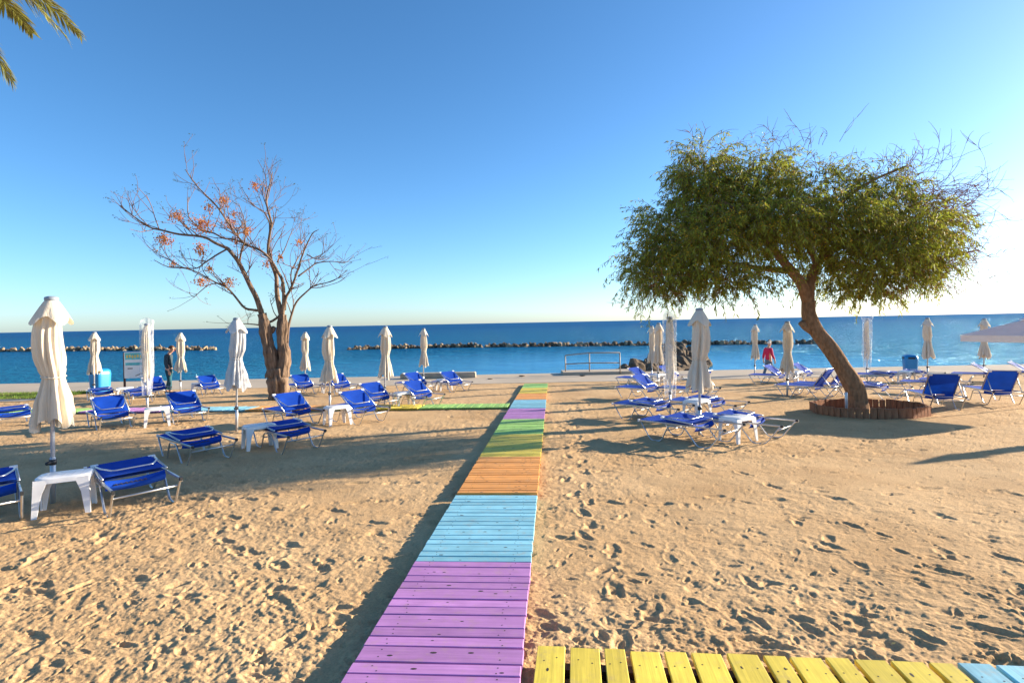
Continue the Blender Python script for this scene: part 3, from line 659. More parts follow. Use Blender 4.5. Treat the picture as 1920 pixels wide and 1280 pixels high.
def open_umbrella(x, y, rz, label):
    root = obj('open_umbrella', None, loc=(x, y, gz(x, y)), rz=rz); H = 2.13; S = 1.25
    b = MB(); b.tube([(0, 0, -.15), (0, 0, H)], .022, 10); b.build('pole', M['pole'], root, True)
    b = MB()
    def can(u, v):
        th = u * 2 * math.pi; n = 9.0; cx, sy = math.cos(th), math.sin(th); k = (abs(cx) ** n + abs(sy) ** n) ** (-1 / n)
        e = abs(math.cos(2 * th)); r = S * (.12 + .88 * v)
        return (r * cx * k, r * sy * k, H - .04 - .46 * (r / S) - .05 * math.sin(math.pi * v) * e * .6)
    b.grid(can, 64, 10, wrap=True)
    def val(u, v):
        x0, y0, z0 = can(u, 1); return (x0 * (1 + .004 * math.sin(40 * u * 6.28)), y0 * (1 + .004 * math.sin(40 * u * 6.28)), z0 - .15 * v)
    b.grid(val, 128, 2, wrap=True); b.build('canopy', M['canvas_open'], root, True)
    b = MB()
    def ven(u, v):
        x0, y0, z0 = can(u, .02 + .22 * v); return (x0, y0, z0 + .045)
    b.grid(ven, 48, 4, wrap=True); b.build('vent_flap', M['canvas_open'], root, True)
    b = MB(); b.tube([(0, 0, H - .03), (0, 0, H + .02), (0, 0, H + .035)], [.07, .065, .03], 14); b.build('top_cap', M['cap'], root, True)
    for q in range(8):
        u = q / 8 + 1 / 16 * 0; p = Vector(can(u, 1)); r = MB(); r.tube([(0, 0, H - .12), tuple(Vector((p.x, p.y, p.z)) * .98 - Vector((0, 0, .0)))], .008, 5); r.build('rib', M['pole'], root)
    tag(root, label, 'umbrella'); return root
open_umbrella(12.2, 12.75, R(24), 'open white square umbrella shading the upright dark-backed lounger')

# ------------------------------------------------------------------ small shore furniture
def bin_(x, y, s, label):
    root = obj('litter_bin', None, loc=(x, y, gz(x, y)), rz=R(-20)); b = MB()
    def sh(u, v):
        th = u * 6.2832; n = 6; cx, sy = math.cos(th), math.sin(th); k = (abs(cx) ** n + abs(sy) ** n) ** (-1 / n)
        r = [.25, .27, .29, .29, .27, .20, .0][int(round(v * 6))]; z = [0, .3, .7, .74, .86, .93, .95][int(round(v * 6))]
        return (r * cx * k * s, r * sy * k * s, z * s)
    b.grid(sh, 28, 6, wrap=True); b.build('body', M['bin'], root, True)
    b = MB(); b.box((0, -.275 * s, .79 * s), (.30 * s, .03, .10 * s)); b.box((-.277 * s, 0, .79 * s), (.03, .30 * s, .10 * s)); b.build('opening', M['bindark'], root)
    tag(root, label, 'litter bin')
bin_(-16.0, 21.7, 1.0, 'tall blue plastic litter bin standing behind the cream umbrella on the left')
bin_(16.6, 23.4, .85, 'small blue litter bin with dark slot near the water beyond the leaning tree')
root = obj('notice_board', None, loc=(-13.6, 20.2, gz(0, 20.2)), rz=R(14))
b = MB(); b.box((-.36, 0, .75), (.06, .05, 1.6)); b.build('post', M['brown'], root)
b = MB(); b.box((.36, .012, .75), (.05, .04, 1.6)); b.build('post', M['brown'], root)
b = MB(); b.box((0, -.035, 1.1), (.70, .02, .94), ch=.003); bd = b.build('board_face', M['signw'], root)
b = MB(); b.box((0, -.0475, 1.42), (.64, .004, .24)); b.box((0, -.0475, 1.14), (.62, .004, .10)); b.build('printed_banner', M['signt'], bd)
b = MB()
for q in range(7): b.box((-.25 + q * .085, -.0505, 1.41 + .012 * math.sin(q * 2)), (.055, .004, .10))
b.build('printed_lettering', M['signy'], bd)
b = MB(); b.box((-.16, -.0475, .98), (.16, .004, .035)); b.box((.12, -.0475, .76), (.26, .004, .025), Matrix.Rotation(-.4, 3, 'Y')); b.build('printed_marks', M['signd'], bd)
tag(root, 'white and teal notice board on brown posts behind the plastic-wrapped umbrella', 'sign')
root = obj('hand_rail', None, loc=(0, 0, -.69)); P_ = [(2.46, 26.2), (3.55, 25.95), (4.9, 25.6)]; hh = [.86, .97, .97]
for (x, y), h in zip(P_, hh):
    b = MB(); b.tube([(x, y, -.03), (x, y, h)], .028, 8); b.tube([(x, y, -.03), (x, y, .005)], .07, 8); b.build('post', M['rail'], root, True)
for f_ in (1.0, .52):
    b = MB(); b.tube([(x, y, h * f_) for (x, y), h in zip(P_, hh)], .026, 8); b.build('rail', M['rail'], root, True)
tag(root, 'grey steel hand rail at the water steps below the promenade', 'railing')
b = MB(); b.box((3.9, 26.3, -.66), (3.2, 1.3, .16), ch=.02); o = b.build('stone_step', M['concrete']); tag(o, 'low pale concrete landing beside the steel hand rail', 'step')
b = MB(); b.box((-3.4, 25.6, -.60), (3.4, .55, .26), ch=.04); o = b.build('concrete_ledge', M['ledge']); tag(o, 'low rough concrete ledge lying along the promenade edge', 'ledge')
for x, y, s, lb in ((.4, 25.4, .11, 'small dark stone lying alone on the promenade in line with the boardwalk'), (-1.0, 24.4, .09, 'small dark stone on the promenade near the end of the concrete ledge'), (3.1, 25.0, .10, 'small dark stone on the promenade in front of the hand rail'), (2.9, 26.2, .16, 'dark stone lying between two posts of the hand rail')):
    b = MB(); b.grid(lambda u, v: (s * 1.4 * math.cos(u * 6.283) * math.sin(v * 3.1416) * (1 + .2 * math.sin(u * 20)), s * math.sin(u * 6.283) * math.sin(v * 3.1416), s * .4 * (1 - math.cos(v * 3.1416)) * .6), 10, 6, wrap=True)
    o = b.build('stone', M['rock'], smooth=True); o.location = (x, y, -.70); tag(o, lb, 'stone', 'stones on the promenade')

# ------------------------------------------------------------------ rocks
def rock_mesh(seed, m):
    import bmesh
    bm = bmesh.new(); bmesh.ops.create_icosphere(bm, subdivisions=3, radius=1); rr = random.Random(seed); off = Vector((rr.uniform(-50, 50), rr.uniform(-50, 50), seed * 3.1))
    pl = [(Vector((rr.gauss(0, 1), rr.gauss(0, 1), rr.gauss(0, 1))).normalized(), rr.uniform(.55, .85)) for _ in range(9)]
    for v in bm.verts:
        p = v.co.copy()
        for n_, d_ in pl:
            e = p.dot(n_) - d_
            if e > 0: p -= n_ * e * .9
        p *= 1 + .16 * mnoise.noise(p * 1.7 + off) + .07 * mnoise.noise(p * 4.5 + off)
        v.co = p
    me = bpy.data.meshes.new('rock'); bm.to_mesh(me); bm.free(); me.materials.append(m); return me
ROCKS = [rock_mesh(i, M['rock'] if i % 3 else M['rock2']) for i in range(9)]
ROCKS_PALE = [rock_mesh(20 + i, M['rock2'] if i % 3 else M['rock']) for i in range(6)]
def heap(name, label, pts, hw, top, n, smin, smax, seed, meshes=ROCKS):
    rr = random.Random(seed); root = obj(name, None, loc=(*pts[0], -1.72)); x0, y0 = pts[0]; tag(root, label, 'breakwater')
    for k in range(n):
        t = (k + rr.random()) / n * (len(pts) - 1); i = min(int(t), len(pts) - 2); f_ = t - i
        cx, cy = pts[i][0] * (1 - f_) + pts[i + 1][0] * f_, pts[i][1] * (1 - f_) + pts[i + 1][1] * f_
        dx, dy = pts[i + 1][0] - pts[i][0], pts[i + 1][1] - pts[i][1]; L = math.hypot(dx, dy); o = rr.uniform(-1, 1)
        s = rr.uniform(smin, smax); tt = top * (1 - .82 * abs(o)) * (.7 + .45 * rr.random()) * (1 - .5 * max(0, t / (len(pts) - 1) - .9) * 10 * .6)
        q = obj('rock', rr.choice(meshes), root); q.location = (cx - x0 - dy / L * o * hw, cy - y0 + dx / L * o * hw, max(-.2, tt - s * .55))
        q.rotation_euler = (rr.random() * 6, rr.random() * 6, rr.random() * 6); q.scale = (s * rr.uniform(.9, 1.5), s, s * rr.uniform(.6, .9))
heap('breakwater', 'long low dark rock breakwater crossing the bay behind the umbrellas', [(40, 72.5), (24, 76), (6, 80), (-10, 82.5), (-24, 82)], 1.2, .52, 300, .28, .52, 3)
heap('breakwater', 'brown rock breakwater on the left, ending beyond the man and umbrella', [(-120, 107), (-94, 103), (-70, 97), (-48, 90)], 1.4, .66, 290, .3, .6, 5, ROCKS_PALE)
heap('rock_jetty', 'heap of dark boulders forming a jetty behind the paired cream umbrellas', [(6.4, 27.6), (9.2, 34), (12.5, 43), (17, 58)], 2.3, 1.15, 260, .32, .66, 8, [ROCKS[i] for i in (1, 2, 4, 5, 7, 8)])
heap('shore_rocks', 'low brown rocks at the water edge beside the tall cream umbrella', [(8.2, 28), (11, 27.6)], .5, .95, 12, .3, .5, 9)

# ------------------------------------------------------------------ bare tree with berries
def limb_noise(pts, amp, rr):
    return [p + Vector((rr.gauss(0, amp), rr.gauss(0, amp), rr.gauss(0, amp))) for p in pts]
def bare_tree():
    rr = random.Random(11); X0, Y0 = -7.45, 17.8; root = obj('bare_tree', None, loc=(X0, Y0, gz(X0, Y0)))
    tag(root, 'bare grey forked tree with orange berry clusters standing among the loungers', 'tree')
    S = 17.8 / 1050 * .955
    def T(px, py, dep=0): return Vector(((px - 521) * S * .90 + .019 * (750 - py) * S, dep, (750 - py) * S))
    b = MB(); tips = []; segs = []
    def limb(pix, r0, r1, dep0, dep1, n=7):
        L = len(pix); pts = smooth_path([T(x, y, dep0 + (dep1 - dep0) * i / (L - 1)) for i, (x, y) in enumerate(pix)], 12 if r0 > .15 else 5)
        N = len(pts); rs = [r0 + (r1 - r0) * (i / (N - 1)) ** .8 for i in range(N)]
        if r0 > .09: rs = [r * (1 + .07 * math.sin(i * .33 + r0 * 40) + .04 * math.sin(i * .81)) for i, r in enumerate(rs)]
        b.tube(pts, rs, 40 if r0 > .15 else (14 if r0 > .09 else n), rough=.36 if r0 > .15 else 0); segs.append((pts, rs)); tips.append((pts[-1], pts[-1] - pts[-3], r1))
    # trunk base flare and the two stems
    limb([(521, 760), (521, 742), (520, 715), (517, 690)], .32, .25, 0, 0)
    limb([(512, 705), (506, 672), (499, 640), (494, 610), (487, 582)], .215, .135, -.03, -.12)
    limb([(525, 705), (530, 672), (527, 640), (526, 610), (524, 585)], .205, .13, .03, .12)
    for (x, y, dx) in ((492, 648, -7), (489, 626, -6), (536, 655, 6), (508, 612, 5)):   # stubs of sawn limbs
        b.tube([T(x - dx, y + 4), T(x, y), T(x + dx * .6, y - 4)], [.11, .09, .06], 8)
    M1 = [([(487, 584), (478, 552), (468, 530), (456, 503), (445, 480), (427, 457)], .12, .07, -.1, -.5),
     ([(427, 457), (404, 447), (382, 436), (335, 431), (304, 424), (283, 419), (258, 402), (232, 381)], .07, .018, -.5, -1.2),
     ([(427, 457), (405, 470), (385, 484), (370, 495), (345, 494), (316, 492), (292, 480)], .04, .012, -.5, -1.0),
     ([(524, 586), (515, 555), (511, 530), (509, 508), (497, 480), (489, 455), (492, 420), (494, 400), (484, 370), (482, 345), (488, 318), (491, 298)], .12, .016, .1, .5),
     ([(526, 588), (531, 555), (531, 520), (522, 500), (510, 478), (490, 460), (460, 448), (440, 425), (420, 395), (403, 372), (375, 345), (360, 325), (353, 312)], .085, .014, .1, -.9),
     ([(460, 448), (430, 437), (400, 432), (372, 420), (340, 412), (322, 400), (300, 380), (292, 352), (288, 338)], .05, .014, -.3, .9),
     ([(484, 576), (468, 574), (452, 569), (432, 545), (418, 530), (400, 522), (382, 512), (360, 500), (330, 490), (309, 478), (297, 472)], .06, .012, -.1, -.7),
     ([(418, 530), (400, 522), (370, 523), (345, 535), (325, 545), (308, 536)], .03, .01, -.3, .4),
     ([(536, 640), (537, 612), (541, 590), (551, 561), (572, 540), (590, 527), (620, 520), (650, 508)], .07, .014, .1, .5),
     ([(530, 575), (536, 552), (549, 535), (563, 510), (577, 478), (590, 455), (606, 432), (620, 426)], .075, .014, .1, -.6),
     ([(563, 510), (580, 495), (596, 482), (625, 478), (650, 480), (667, 464)], .04, .01, 0, .9),
     ([(590, 470), (615, 480), (632, 470), (640, 442)], .025, .01, -.3, -.9),
     ([(492, 415), (486, 395), (470, 375), (452, 365), (430, 352), (410, 340)], .035, .012, .3, 1.0),
     ([(511, 480), (520, 455), (526, 425), (528, 408)], .03, .01, .2, .9),
     ([(549, 535), (540, 500), (545, 475), (553, 450), (550, 440)], .035, .01, 0, 1.1),
     ([(494, 410), (502, 395), (508, 375), (514, 378)], .022, .01, .4, .2),
     ([(445, 480), (455, 465), (470, 440), (475, 410), (470, 380)], .04, .012, -.3, -1.1),
     ([(490, 605), (470, 602), (450, 601), (425, 606)], .035, .01, -.1, -.5), ([(494, 600), (505, 597), (518, 588)], .05, .05, -.1, .1)]
    for p, r0, r1, d0, d1 in M1: limb(p, r0 * .74, r1 * .8, d0, d1)
    b.build('trunk', M['bark'], root, True)
    tw = MB(); be = MB(); lf = MB()
    def twig(p, d, ln, r, lev):
        n = 6; pts = [p]; q = p.copy(); d = d.normalized()
        bend = Vector((rr.gauss(0, .10), rr.gauss(0, .10), rr.uniform(.02, .20)))
        for i in range(n):
            d = (d + bend * .8 + Vector((rr.gauss(0, .08), rr.gauss(0, .08), rr.gauss(0, .06)))).normalized(); q = q + d * ln / n; pts.append(q.copy())
        tw.tube(pts, [r + (max(.004, r * .45) - r) * i / n for i in range(n + 1)], 5, cap=False)
        if lev > 0:
            for k in range(rr.choice((1, 2, 2, 3))):
                i = rr.randint(2, n - 1); dd = (pts[i] - pts[i - 1]).normalized() + Vector((rr.gauss(0, .6), rr.gauss(0, .6), rr.gauss(.1, .45)))
                twig(pts[i], dd, ln * rr.uniform(.4, .75), r * .65, lev - 1)
        else:
            tuft(q)
        return q
    def tuft(q):
        for k in range(rr.randint(3, 9)):               # knobbly bud tip with a few young leaflets
            o = q + Vector((rr.gauss(0, .045), rr.gauss(0, .045), rr.gauss(.0, .03))); a = rr.random() * 6.28; s = rr.uniform(.012, .034)
            v1 = Vector((math.cos(a), math.sin(a), rr.uniform(-.6, .6))) * s; v2 = Vector((-math.sin(a), math.cos(a), rr.uniform(-.6, .6))) * s * .5
            lf.add([o - v1, o + v2, o + v1, o - v2], [(0, 1, 2, 3)])
    def cluster(q, n, sp):
        for k in range(n):
            o = q + Vector((rr.gauss(0, sp), rr.gauss(0, sp), rr.gauss(-.12, sp * .9))); s = rr.uniform(.016, .026)
            be.add([o + Vector(v) * s for v in ((1, 0, 0), (-.5, .87, 0), (-.5, -.87, 0), (0, 0, 1.1), (0, 0, -1.1))], [(0, 1, 3), (1, 2, 3), (2, 0, 3), (1, 0, 4), (2, 1, 4), (0, 2, 4)])
            if k % 3 == 0: be.tube([q, q + (o - q) * .5 + Vector((0, 0, .02)), o], .0025, 3, cap=False)
    for pts, rs in segs[3:]:
        N = len(pts); ln = sum((pts[i + 1] - pts[i]).length for i in range(N - 1))
        for k in range(int(ln * 4.2)):
            i = rr.randint(int(N * .25), N - 2)
            if rs[i] > .10: continue
            dd = (pts[i + 1] - pts[i]).normalized() * .7 + Vector((rr.gauss(0, .7), rr.gauss(0, .7), rr.gauss(.25, .45)))
            twig(pts[i], dd, rr.uniform(.35, 1.15), min(.017, rs[i] * .6), rr.choice((0, 1, 1, 2)))
    for p, d, r in tips[3:]:
        tuft(p)
    for (x, y, n, sp) in ((265, 425, 120, .13), (326, 388, 70, .10), (372, 405, 130, .17), (395, 392, 80, .13), (420, 360, 50, .09), (423, 380, 30, .08), (380, 458, 40, .09), (360, 512, 60, .10), (435, 515, 55, .10), (398, 490, 25, .06), (540, 470, 20, .06), (567, 438, 25, .07), (468, 324, 40, .08), (475, 420, 40, .09), (270, 470, 25, .07), (340, 440, 40, .1), (395, 375, 40, .09), (425, 430, 30, .08), (500, 480, 30, .1)):
        cluster(T(x, y, rr.uniform(-.9, .5)), int(n * 1.6), sp)
    tw.build('twigs', M['twig'], root, True, 'stuff'); be.build('berry_clusters', M['berry'], root); lf.build('bud_leaves', M['budleaf'], root)
bare_tree()

# ------------------------------------------------------------------ leaning evergreen tree
def acacia():
    rr = random.Random(23); X0, Y0 = 7.75, 12.6; root = obj('acacia_tree', None, loc=(X0, Y0, gz(X0, Y0)))
    tag(root, 'leaning evergreen tree with drooping green crown and yellow blossom in wooden edging', 'tree')
    S = 12.6 / 1050
    def T(px, py, dep=0): return Vector(((px - 1605) * S * (1 + dep / 12.6) + .019 * (768 - py) * S, dep, (768 - py) * S))
    b = MB(); br = []
    def limb(pix, r0, r1, d0, d1, n=12):
        L = len(pix); pts = smooth_path([T(x, y, d0 + (d1 - d0) * i / (L - 1)) for i, (x, y) in enumerate(pix)], 6); N = len(pts)
        rs = [(r0 + (r1 - r0) * i / (N - 1)) * (1 + .04 * math.sin(i * .6) + rr.uniform(-.012, .012)) for i in range(N)]
        b.tube(pts, rs, n * 2 if r0 > .08 else 7, rough=.10 if r0 > .2 else 0); br.append((pts, rs))
    limb([(1607, 778), (1605, 755), (1598, 725), (1578, 690), (1552, 650), (1526, 615), (1513, 588), (1512, 560)], .205, .145, 0, 0, 16)
    b.tube([T(1522, 618), T(1506, 608), T(1498, 600)], [.11, .095, .08], 9)
    limb([(1512, 565), (1495, 530), (1470, 505), (1445, 480), (1420, 455), (1385, 420), (1340, 390), (1290, 370)], .13, .03, 0, -.6)
    limb([(1512, 562), (1520, 520), (1545, 480), (1590, 450), (1640, 430), (1700, 420), (1760, 430)], .12, .03, 0, .5)
    limb([(1445, 480), (1440, 440), (1430, 390), (1410, 340), (1380, 300)], .07, .02, -.2, .7)
    limb([(1470, 505), (1420, 495), (1360, 480), (1290, 470), (1230, 480)], .07, .02, -.1, .9)
    limb([(1545, 480), (1540, 430), (1560, 380), (1600, 350), (1650, 330)], .07, .02, .1, -.8)
    limb([(1512, 540), (1530, 500), (1510, 440), (1490, 380), (1500, 330)], .06, .02, 0, .3)
    limb([(1420, 455), (1360, 420), (1300, 340), (1290, 290)], .05, .02, -.4, .4)
    limb([(1590, 450), (1650, 470), (1720, 490), (1780, 480)], .05, .015, .2, -.9)
    b.build('trunk', M['bark2'], root, True)
    # crown: clumps (px, py, depth, rx, rz) of drooping shoots carrying narrow leaves
    cl = [(1310, 300, 0, .62, .48, 1), (1270, 345, -.5, .6, .5, 1), (1345, 340, .5, .75, .55, 1), (1400, 345, -.4, .7, .5, 1), (1290, 400, .6, .9, .6, 1.2), (1235, 440, -.2, .72, .6, 1.1), (1195, 505, 0, .45, .5, .8), (1260, 480, .9, .8, .7, 1.1), (1250, 470, -1.0, .8, .7, 1.1),
          (1330, 430, -1.1, .9, .7, 1.2), (1330, 470, 1.2, .9, .6, 1.1), (1400, 420, .9, .9, .7, 1.1), (1400, 430, -1.0, .9, .6, 1.2), (1460, 375, .2, .75, .5, 1), (1440, 300, .2, .62, .35, .7), (1530, 350, -.3, .7, .45, .9), (1500, 420, -1.0, .8, .55, 1), (1500, 440, 1.0, .8, .55, 1),
          (1590, 390, .4, .75, .5, 1), (1650, 355, -.3, .62, .4, .8), (1660, 420, .8, .85, .6, 1.1), (1640, 450, -1.0, .9, .6, 1.2), (1710, 430, -.2, .75, .6, 1.1), (1740, 480, .5, .55, .55, .8), (1590, 500, -.9, .75, .5, 1.1), (1600, 510, .9, .8, .5, 1), (1680, 510, -.4, .8, .5, 1.1), (1640, 545, .3, .7, .3, .7), (1210, 530, -.4, .5, .35, .7), (1290, 525, -.7, .8, .35, .9), (1370, 510, -.5, .65, .3, .6), (1350, 375, 0, .9, .6, 1), (1560, 450, 0, .8, .5, 1), (1720, 385, .3, .5, .35, .5)]
    V = []; F = []; FV = MB(); tw = MB(); rt = MB()
    def leaf(p, d, ln, wd):
        d = d.normalized(); s = d.cross(Vector((rr.gauss(0, 1), rr.gauss(0, 1), rr.gauss(0, 1)))); s = s.normalized() if s.length > 1e-5 else Vector((1, 0, 0))
        o = len(V); m_ = p + d * ln * .5 + Vector((0, 0, -ln * .06)); e = p + d * ln + Vector((0, 0, -ln * .18))
        V.extend([p[:], (m_ + s * wd)[:], e[:], (m_ - s * wd)[:]]); F.append((o, o + 1, o + 2, o + 3))
    for (px_, py_, dep, rx, rz_, dn) in cl:
        c = T(1490 + (px_ - 1490) * .96, 420 + (py_ - 420) * .97, dep); rx *= .87; rz_ *= .86
        for k in range(int(235 * dn * rx)):
            a = Vector((rr.gauss(0, 1), rr.gauss(0, 1), rr.gauss(0, 1))).normalized() * (rr.random() ** .45 if rr.random() < .85 else rr.uniform(1, 1.3))
            p = c + Vector((a.x * rx, a.y * rx * .9, a.z * rz_))
            out = Vector((a.x * .8, a.y * .8, rr.uniform(-.3, .8))); ln = rr.uniform(.28, .78); n = 7; d = out.normalized(); pts = [p]
            for i in range(n):                           # shoot arches over and hangs
                d = (d + Vector((rr.gauss(0, .1), rr.gauss(0, .1), -.15 - .14 * (a.z < -.2)))).normalized(); pts.append(pts[-1] + d * ln / n)
            tw.tube(pts[::2], .003, 3, cap=False)
            for i in range(n):
                for q in range(rr.choice((3, 3, 4))):
                    pp = pts[i].lerp(pts[i + 1], rr.random()); dd = d * .8 + Vector((rr.gauss(0, .55), rr.gauss(0, .55), rr.gauss(-.15, .5)))
                    leaf(pp, dd, rr.uniform(.07, .14), rr.uniform(.008, .0135))
            if rr.random() < .6 and a.z < .5:
                for q in range(rr.randint(4, 14)):
                    o = pts[rr.randint(1, n)] + Vector((rr.gauss(0, .03), rr.gauss(0, .03), rr.gauss(0, .03))); s = rr.uniform(.012, .021)
                    FV.add([o + Vector(v) * s for v in ((1, 0, 0), (-.5, .87, 0), (-.5, -.87, 0), (0, 0, 1.2))], [(0, 1, 3), (1, 2, 3), (2, 0, 3), (0, 2, 1)])
    me = bpy.data.meshes.new('crown'); me.from_pydata(V, [], F); me.materials.append(M['leaf']); obj('crown', me, root)
    # bare reddish shoots on the windward fringe, top and underside
    def shoot(p, d, ln, lev=1):
        pts = [p]; d = d.normalized(); bend = Vector((rr.gauss(0, .12), rr.gauss(0, .12), rr.gauss(-.03, .12)))
        for i in range(8): d = (d + bend + Vector((rr.gauss(0, .10), rr.gauss(0, .10), rr.gauss(0, .10)))).normalized(); pts.append(pts[-1] + d * ln / 8)
        rt.tube(pts, [.0062 - .004 * i / 8 for i in range(9)], 3, cap=False)
        if lev:
            for q in range(rr.randint(2, 4)): i = rr.randint(2, 7); shoot(pts[i], (pts[i] - pts[i - 1]).normalized() + Vector((rr.gauss(0, .5), rr.gauss(0, .5), rr.gauss(0, .5))), ln * rr.uniform(.3, .6), 0)
        elif rr.random() < .25:
            for q in range(4): leaf(pts[rr.randint(3, 8)], Vector((rr.gauss(0, 1), rr.gauss(0, 1), rr.gauss(-.4, .6))), .07, .006)
    for k in range(330): shoot(T(rr.uniform(1680, 1775), rr.uniform(350, 530), rr.uniform(-.9, .9)), Vector((rr.uniform(.5, 1), rr.gauss(0, .4), rr.uniform(-.3, .5))), rr.uniform(.5, 1.15))
    for k in range(70): shoot(T(rr.uniform(1600, 1730), rr.uniform(310, 400), rr.uniform(-.7, .7)), Vector((rr.uniform(.1, .8), rr.gauss(0, .4), rr.uniform(.3, 1))), rr.uniform(.4, .9))
    for k in range(70): shoot(T(rr.uniform(1270, 1560), rr.uniform(265, 350), rr.uniform(-.6, .6)), Vector((rr.gauss(.1, .4), rr.gauss(0, .4), 1)), rr.uniform(.3, .75))
    for k in range(110): shoot(T(rr.uniform(1180, 1400), rr.uniform(500, 548), rr.uniform(-1, .6)), Vector((rr.gauss(0, .5), rr.gauss(0, .4), rr.uniform(-1, -.1))), rr.uniform(.25, .5))
    for k in range(60): shoot(T(rr.uniform(1600, 1740), rr.uniform(510, 560), rr.uniform(-1, .6)), Vector((rr.gauss(.2, .5), rr.gauss(0, .4), rr.uniform(-.8, -.1))), rr.uniform(.25, .5))
    tw.build('twigs', M['twig'], root, False, 'stuff'); rt.build('bare_shoots', M['redtwig'], root, False, 'stuff'); FV.build('blossom', M['flower'], root)
acacia()
# wooden edging of short upright planks round the tree
root = obj('tree_edging', None, loc=(7.75, 12.35, gz(0, 12.35))); tag(root, 'low ring of short brown planks edging the leaning tree', 'edging')
pm = []
for k in range(5):
    b = MB(); b.box((0, 0, .05), (.125, .05, .30), ch=.006); pm.append(b.mesh('plank', M['plank']))
poly = [(.87 * a_, .87 * b_) for a_, b_ in [(-1.33, -.25), (-1.1, -.82), (-.45, -1.15), (.35, -1.18), (1.0, -.85), (1.33, -.1), (1.1, .62), (.5, 1.0), (-.35, 1.02), (-1.05, .62)]]
for i in range(len(poly)):
    a, c = Vector(poly[i]), Vector(poly[(i + 1) % len(poly)]); L = (c - a).length; n = max(1, round(L / .137))
    for k in range(n):
        p = a.lerp(c, (k + .5) / n); o = obj('plank', random.choice(pm), root); an = math.atan2(c.y - a.y, c.x - a.x)
        o.location = (p.x, p.y, -SLOPE * p.y + random.uniform(-.012, .012)); o.rotation_euler = (random.gauss(0, .03), random.gauss(0, .02), an + random.gauss(0, .03)); o.scale = (L / n / .137, 1, 1)
b = MB(); b.tube([(0, 0, -.1), (0, 0, .44), (.004, 0, .47)], [.03, .03, .015], 8); o = b.build('stake', M['pole'], smooth=True); o.location = (7.22, 12.15, gz(0, 12.15)); tag(o, 'short grey stake inside the wooden tree edging', 'stake')

# ------------------------------------------------------------------ palm leaning in from the left
def palm():
    rr = random.Random(5); root = obj('palm_tree', None, loc=(-8.5, 7.1, gz(0, 7.1))); tag(root, 'palm tree with arching feathery fronds above the left umbrellas', 'palm')
    b = MB(); pts = [(0, 0, -.2), (.02, 0, 1.7), (-.03, 0, 3.6), (0, 0, 5.5), (.05, 0, 7.25)]
    b.tube(smooth_path(pts, 8), [.24 + .02 * (i % 2) - .002 * i for i in range(33)], 12); b.build('trunk', M['bark2'], root, True)
    for k in range(15):
        f = MB(); az = {0: R(-4), 1: R(-12), 2: R(24)}.get(k, rr.random() * 6.28); el = {0: .50, 1: -.12, 2: .25}.get(k, rr.uniform(-.3, 1.2)); L = {0: 3.1, 1: 2.5, 2: 2.7}.get(k, rr.uniform(2.3, 3.0))
        d = Vector((math.cos(az) * math.cos(el), math.sin(az) * math.cos(el), math.sin(el))); p = Vector((.05, 0, 7.2)); pts = [p]
        for i in range(22): d = (d + Vector((0, 0, -.062))).normalized(); pts.append(pts[-1] + d * L / 22)
        f.tube(pts, [.022 - .018 * i / 22 for i in range(23)], 5)
        for i in range(3, 23):
            t = (pts[i] - pts[i - 1]).normalized(); s = t.cross(Vector((0, 0, 1))).normalized(); u = s.cross(t)
            for q in range(5):
                for sg in (-1, 1):
                    o = pts[i - 1].lerp(pts[i], q / 5); ll = .46 * math.sin(math.pi * (.12 + .80 * i / 23)) * rr.uniform(.85, 1.1)
                    dd = (t * .75 + s * sg * .75 + u * rr.uniform(-.1, .35) + Vector((0, 0, -.18))).normalized(); w_ = dd.cross(u).normalized() * .019
                    m_ = o + dd * ll * .5; e = o + dd * ll + Vector((0, 0, -.07 * ll / .4))
                    f.add([o - w_ * .5, m_ - w_, e, m_ + w_, o + w_ * .5], [(0, 1, 3, 4), (1, 2, 3)])
        f.build('frond', M['palm'], root)
palm()

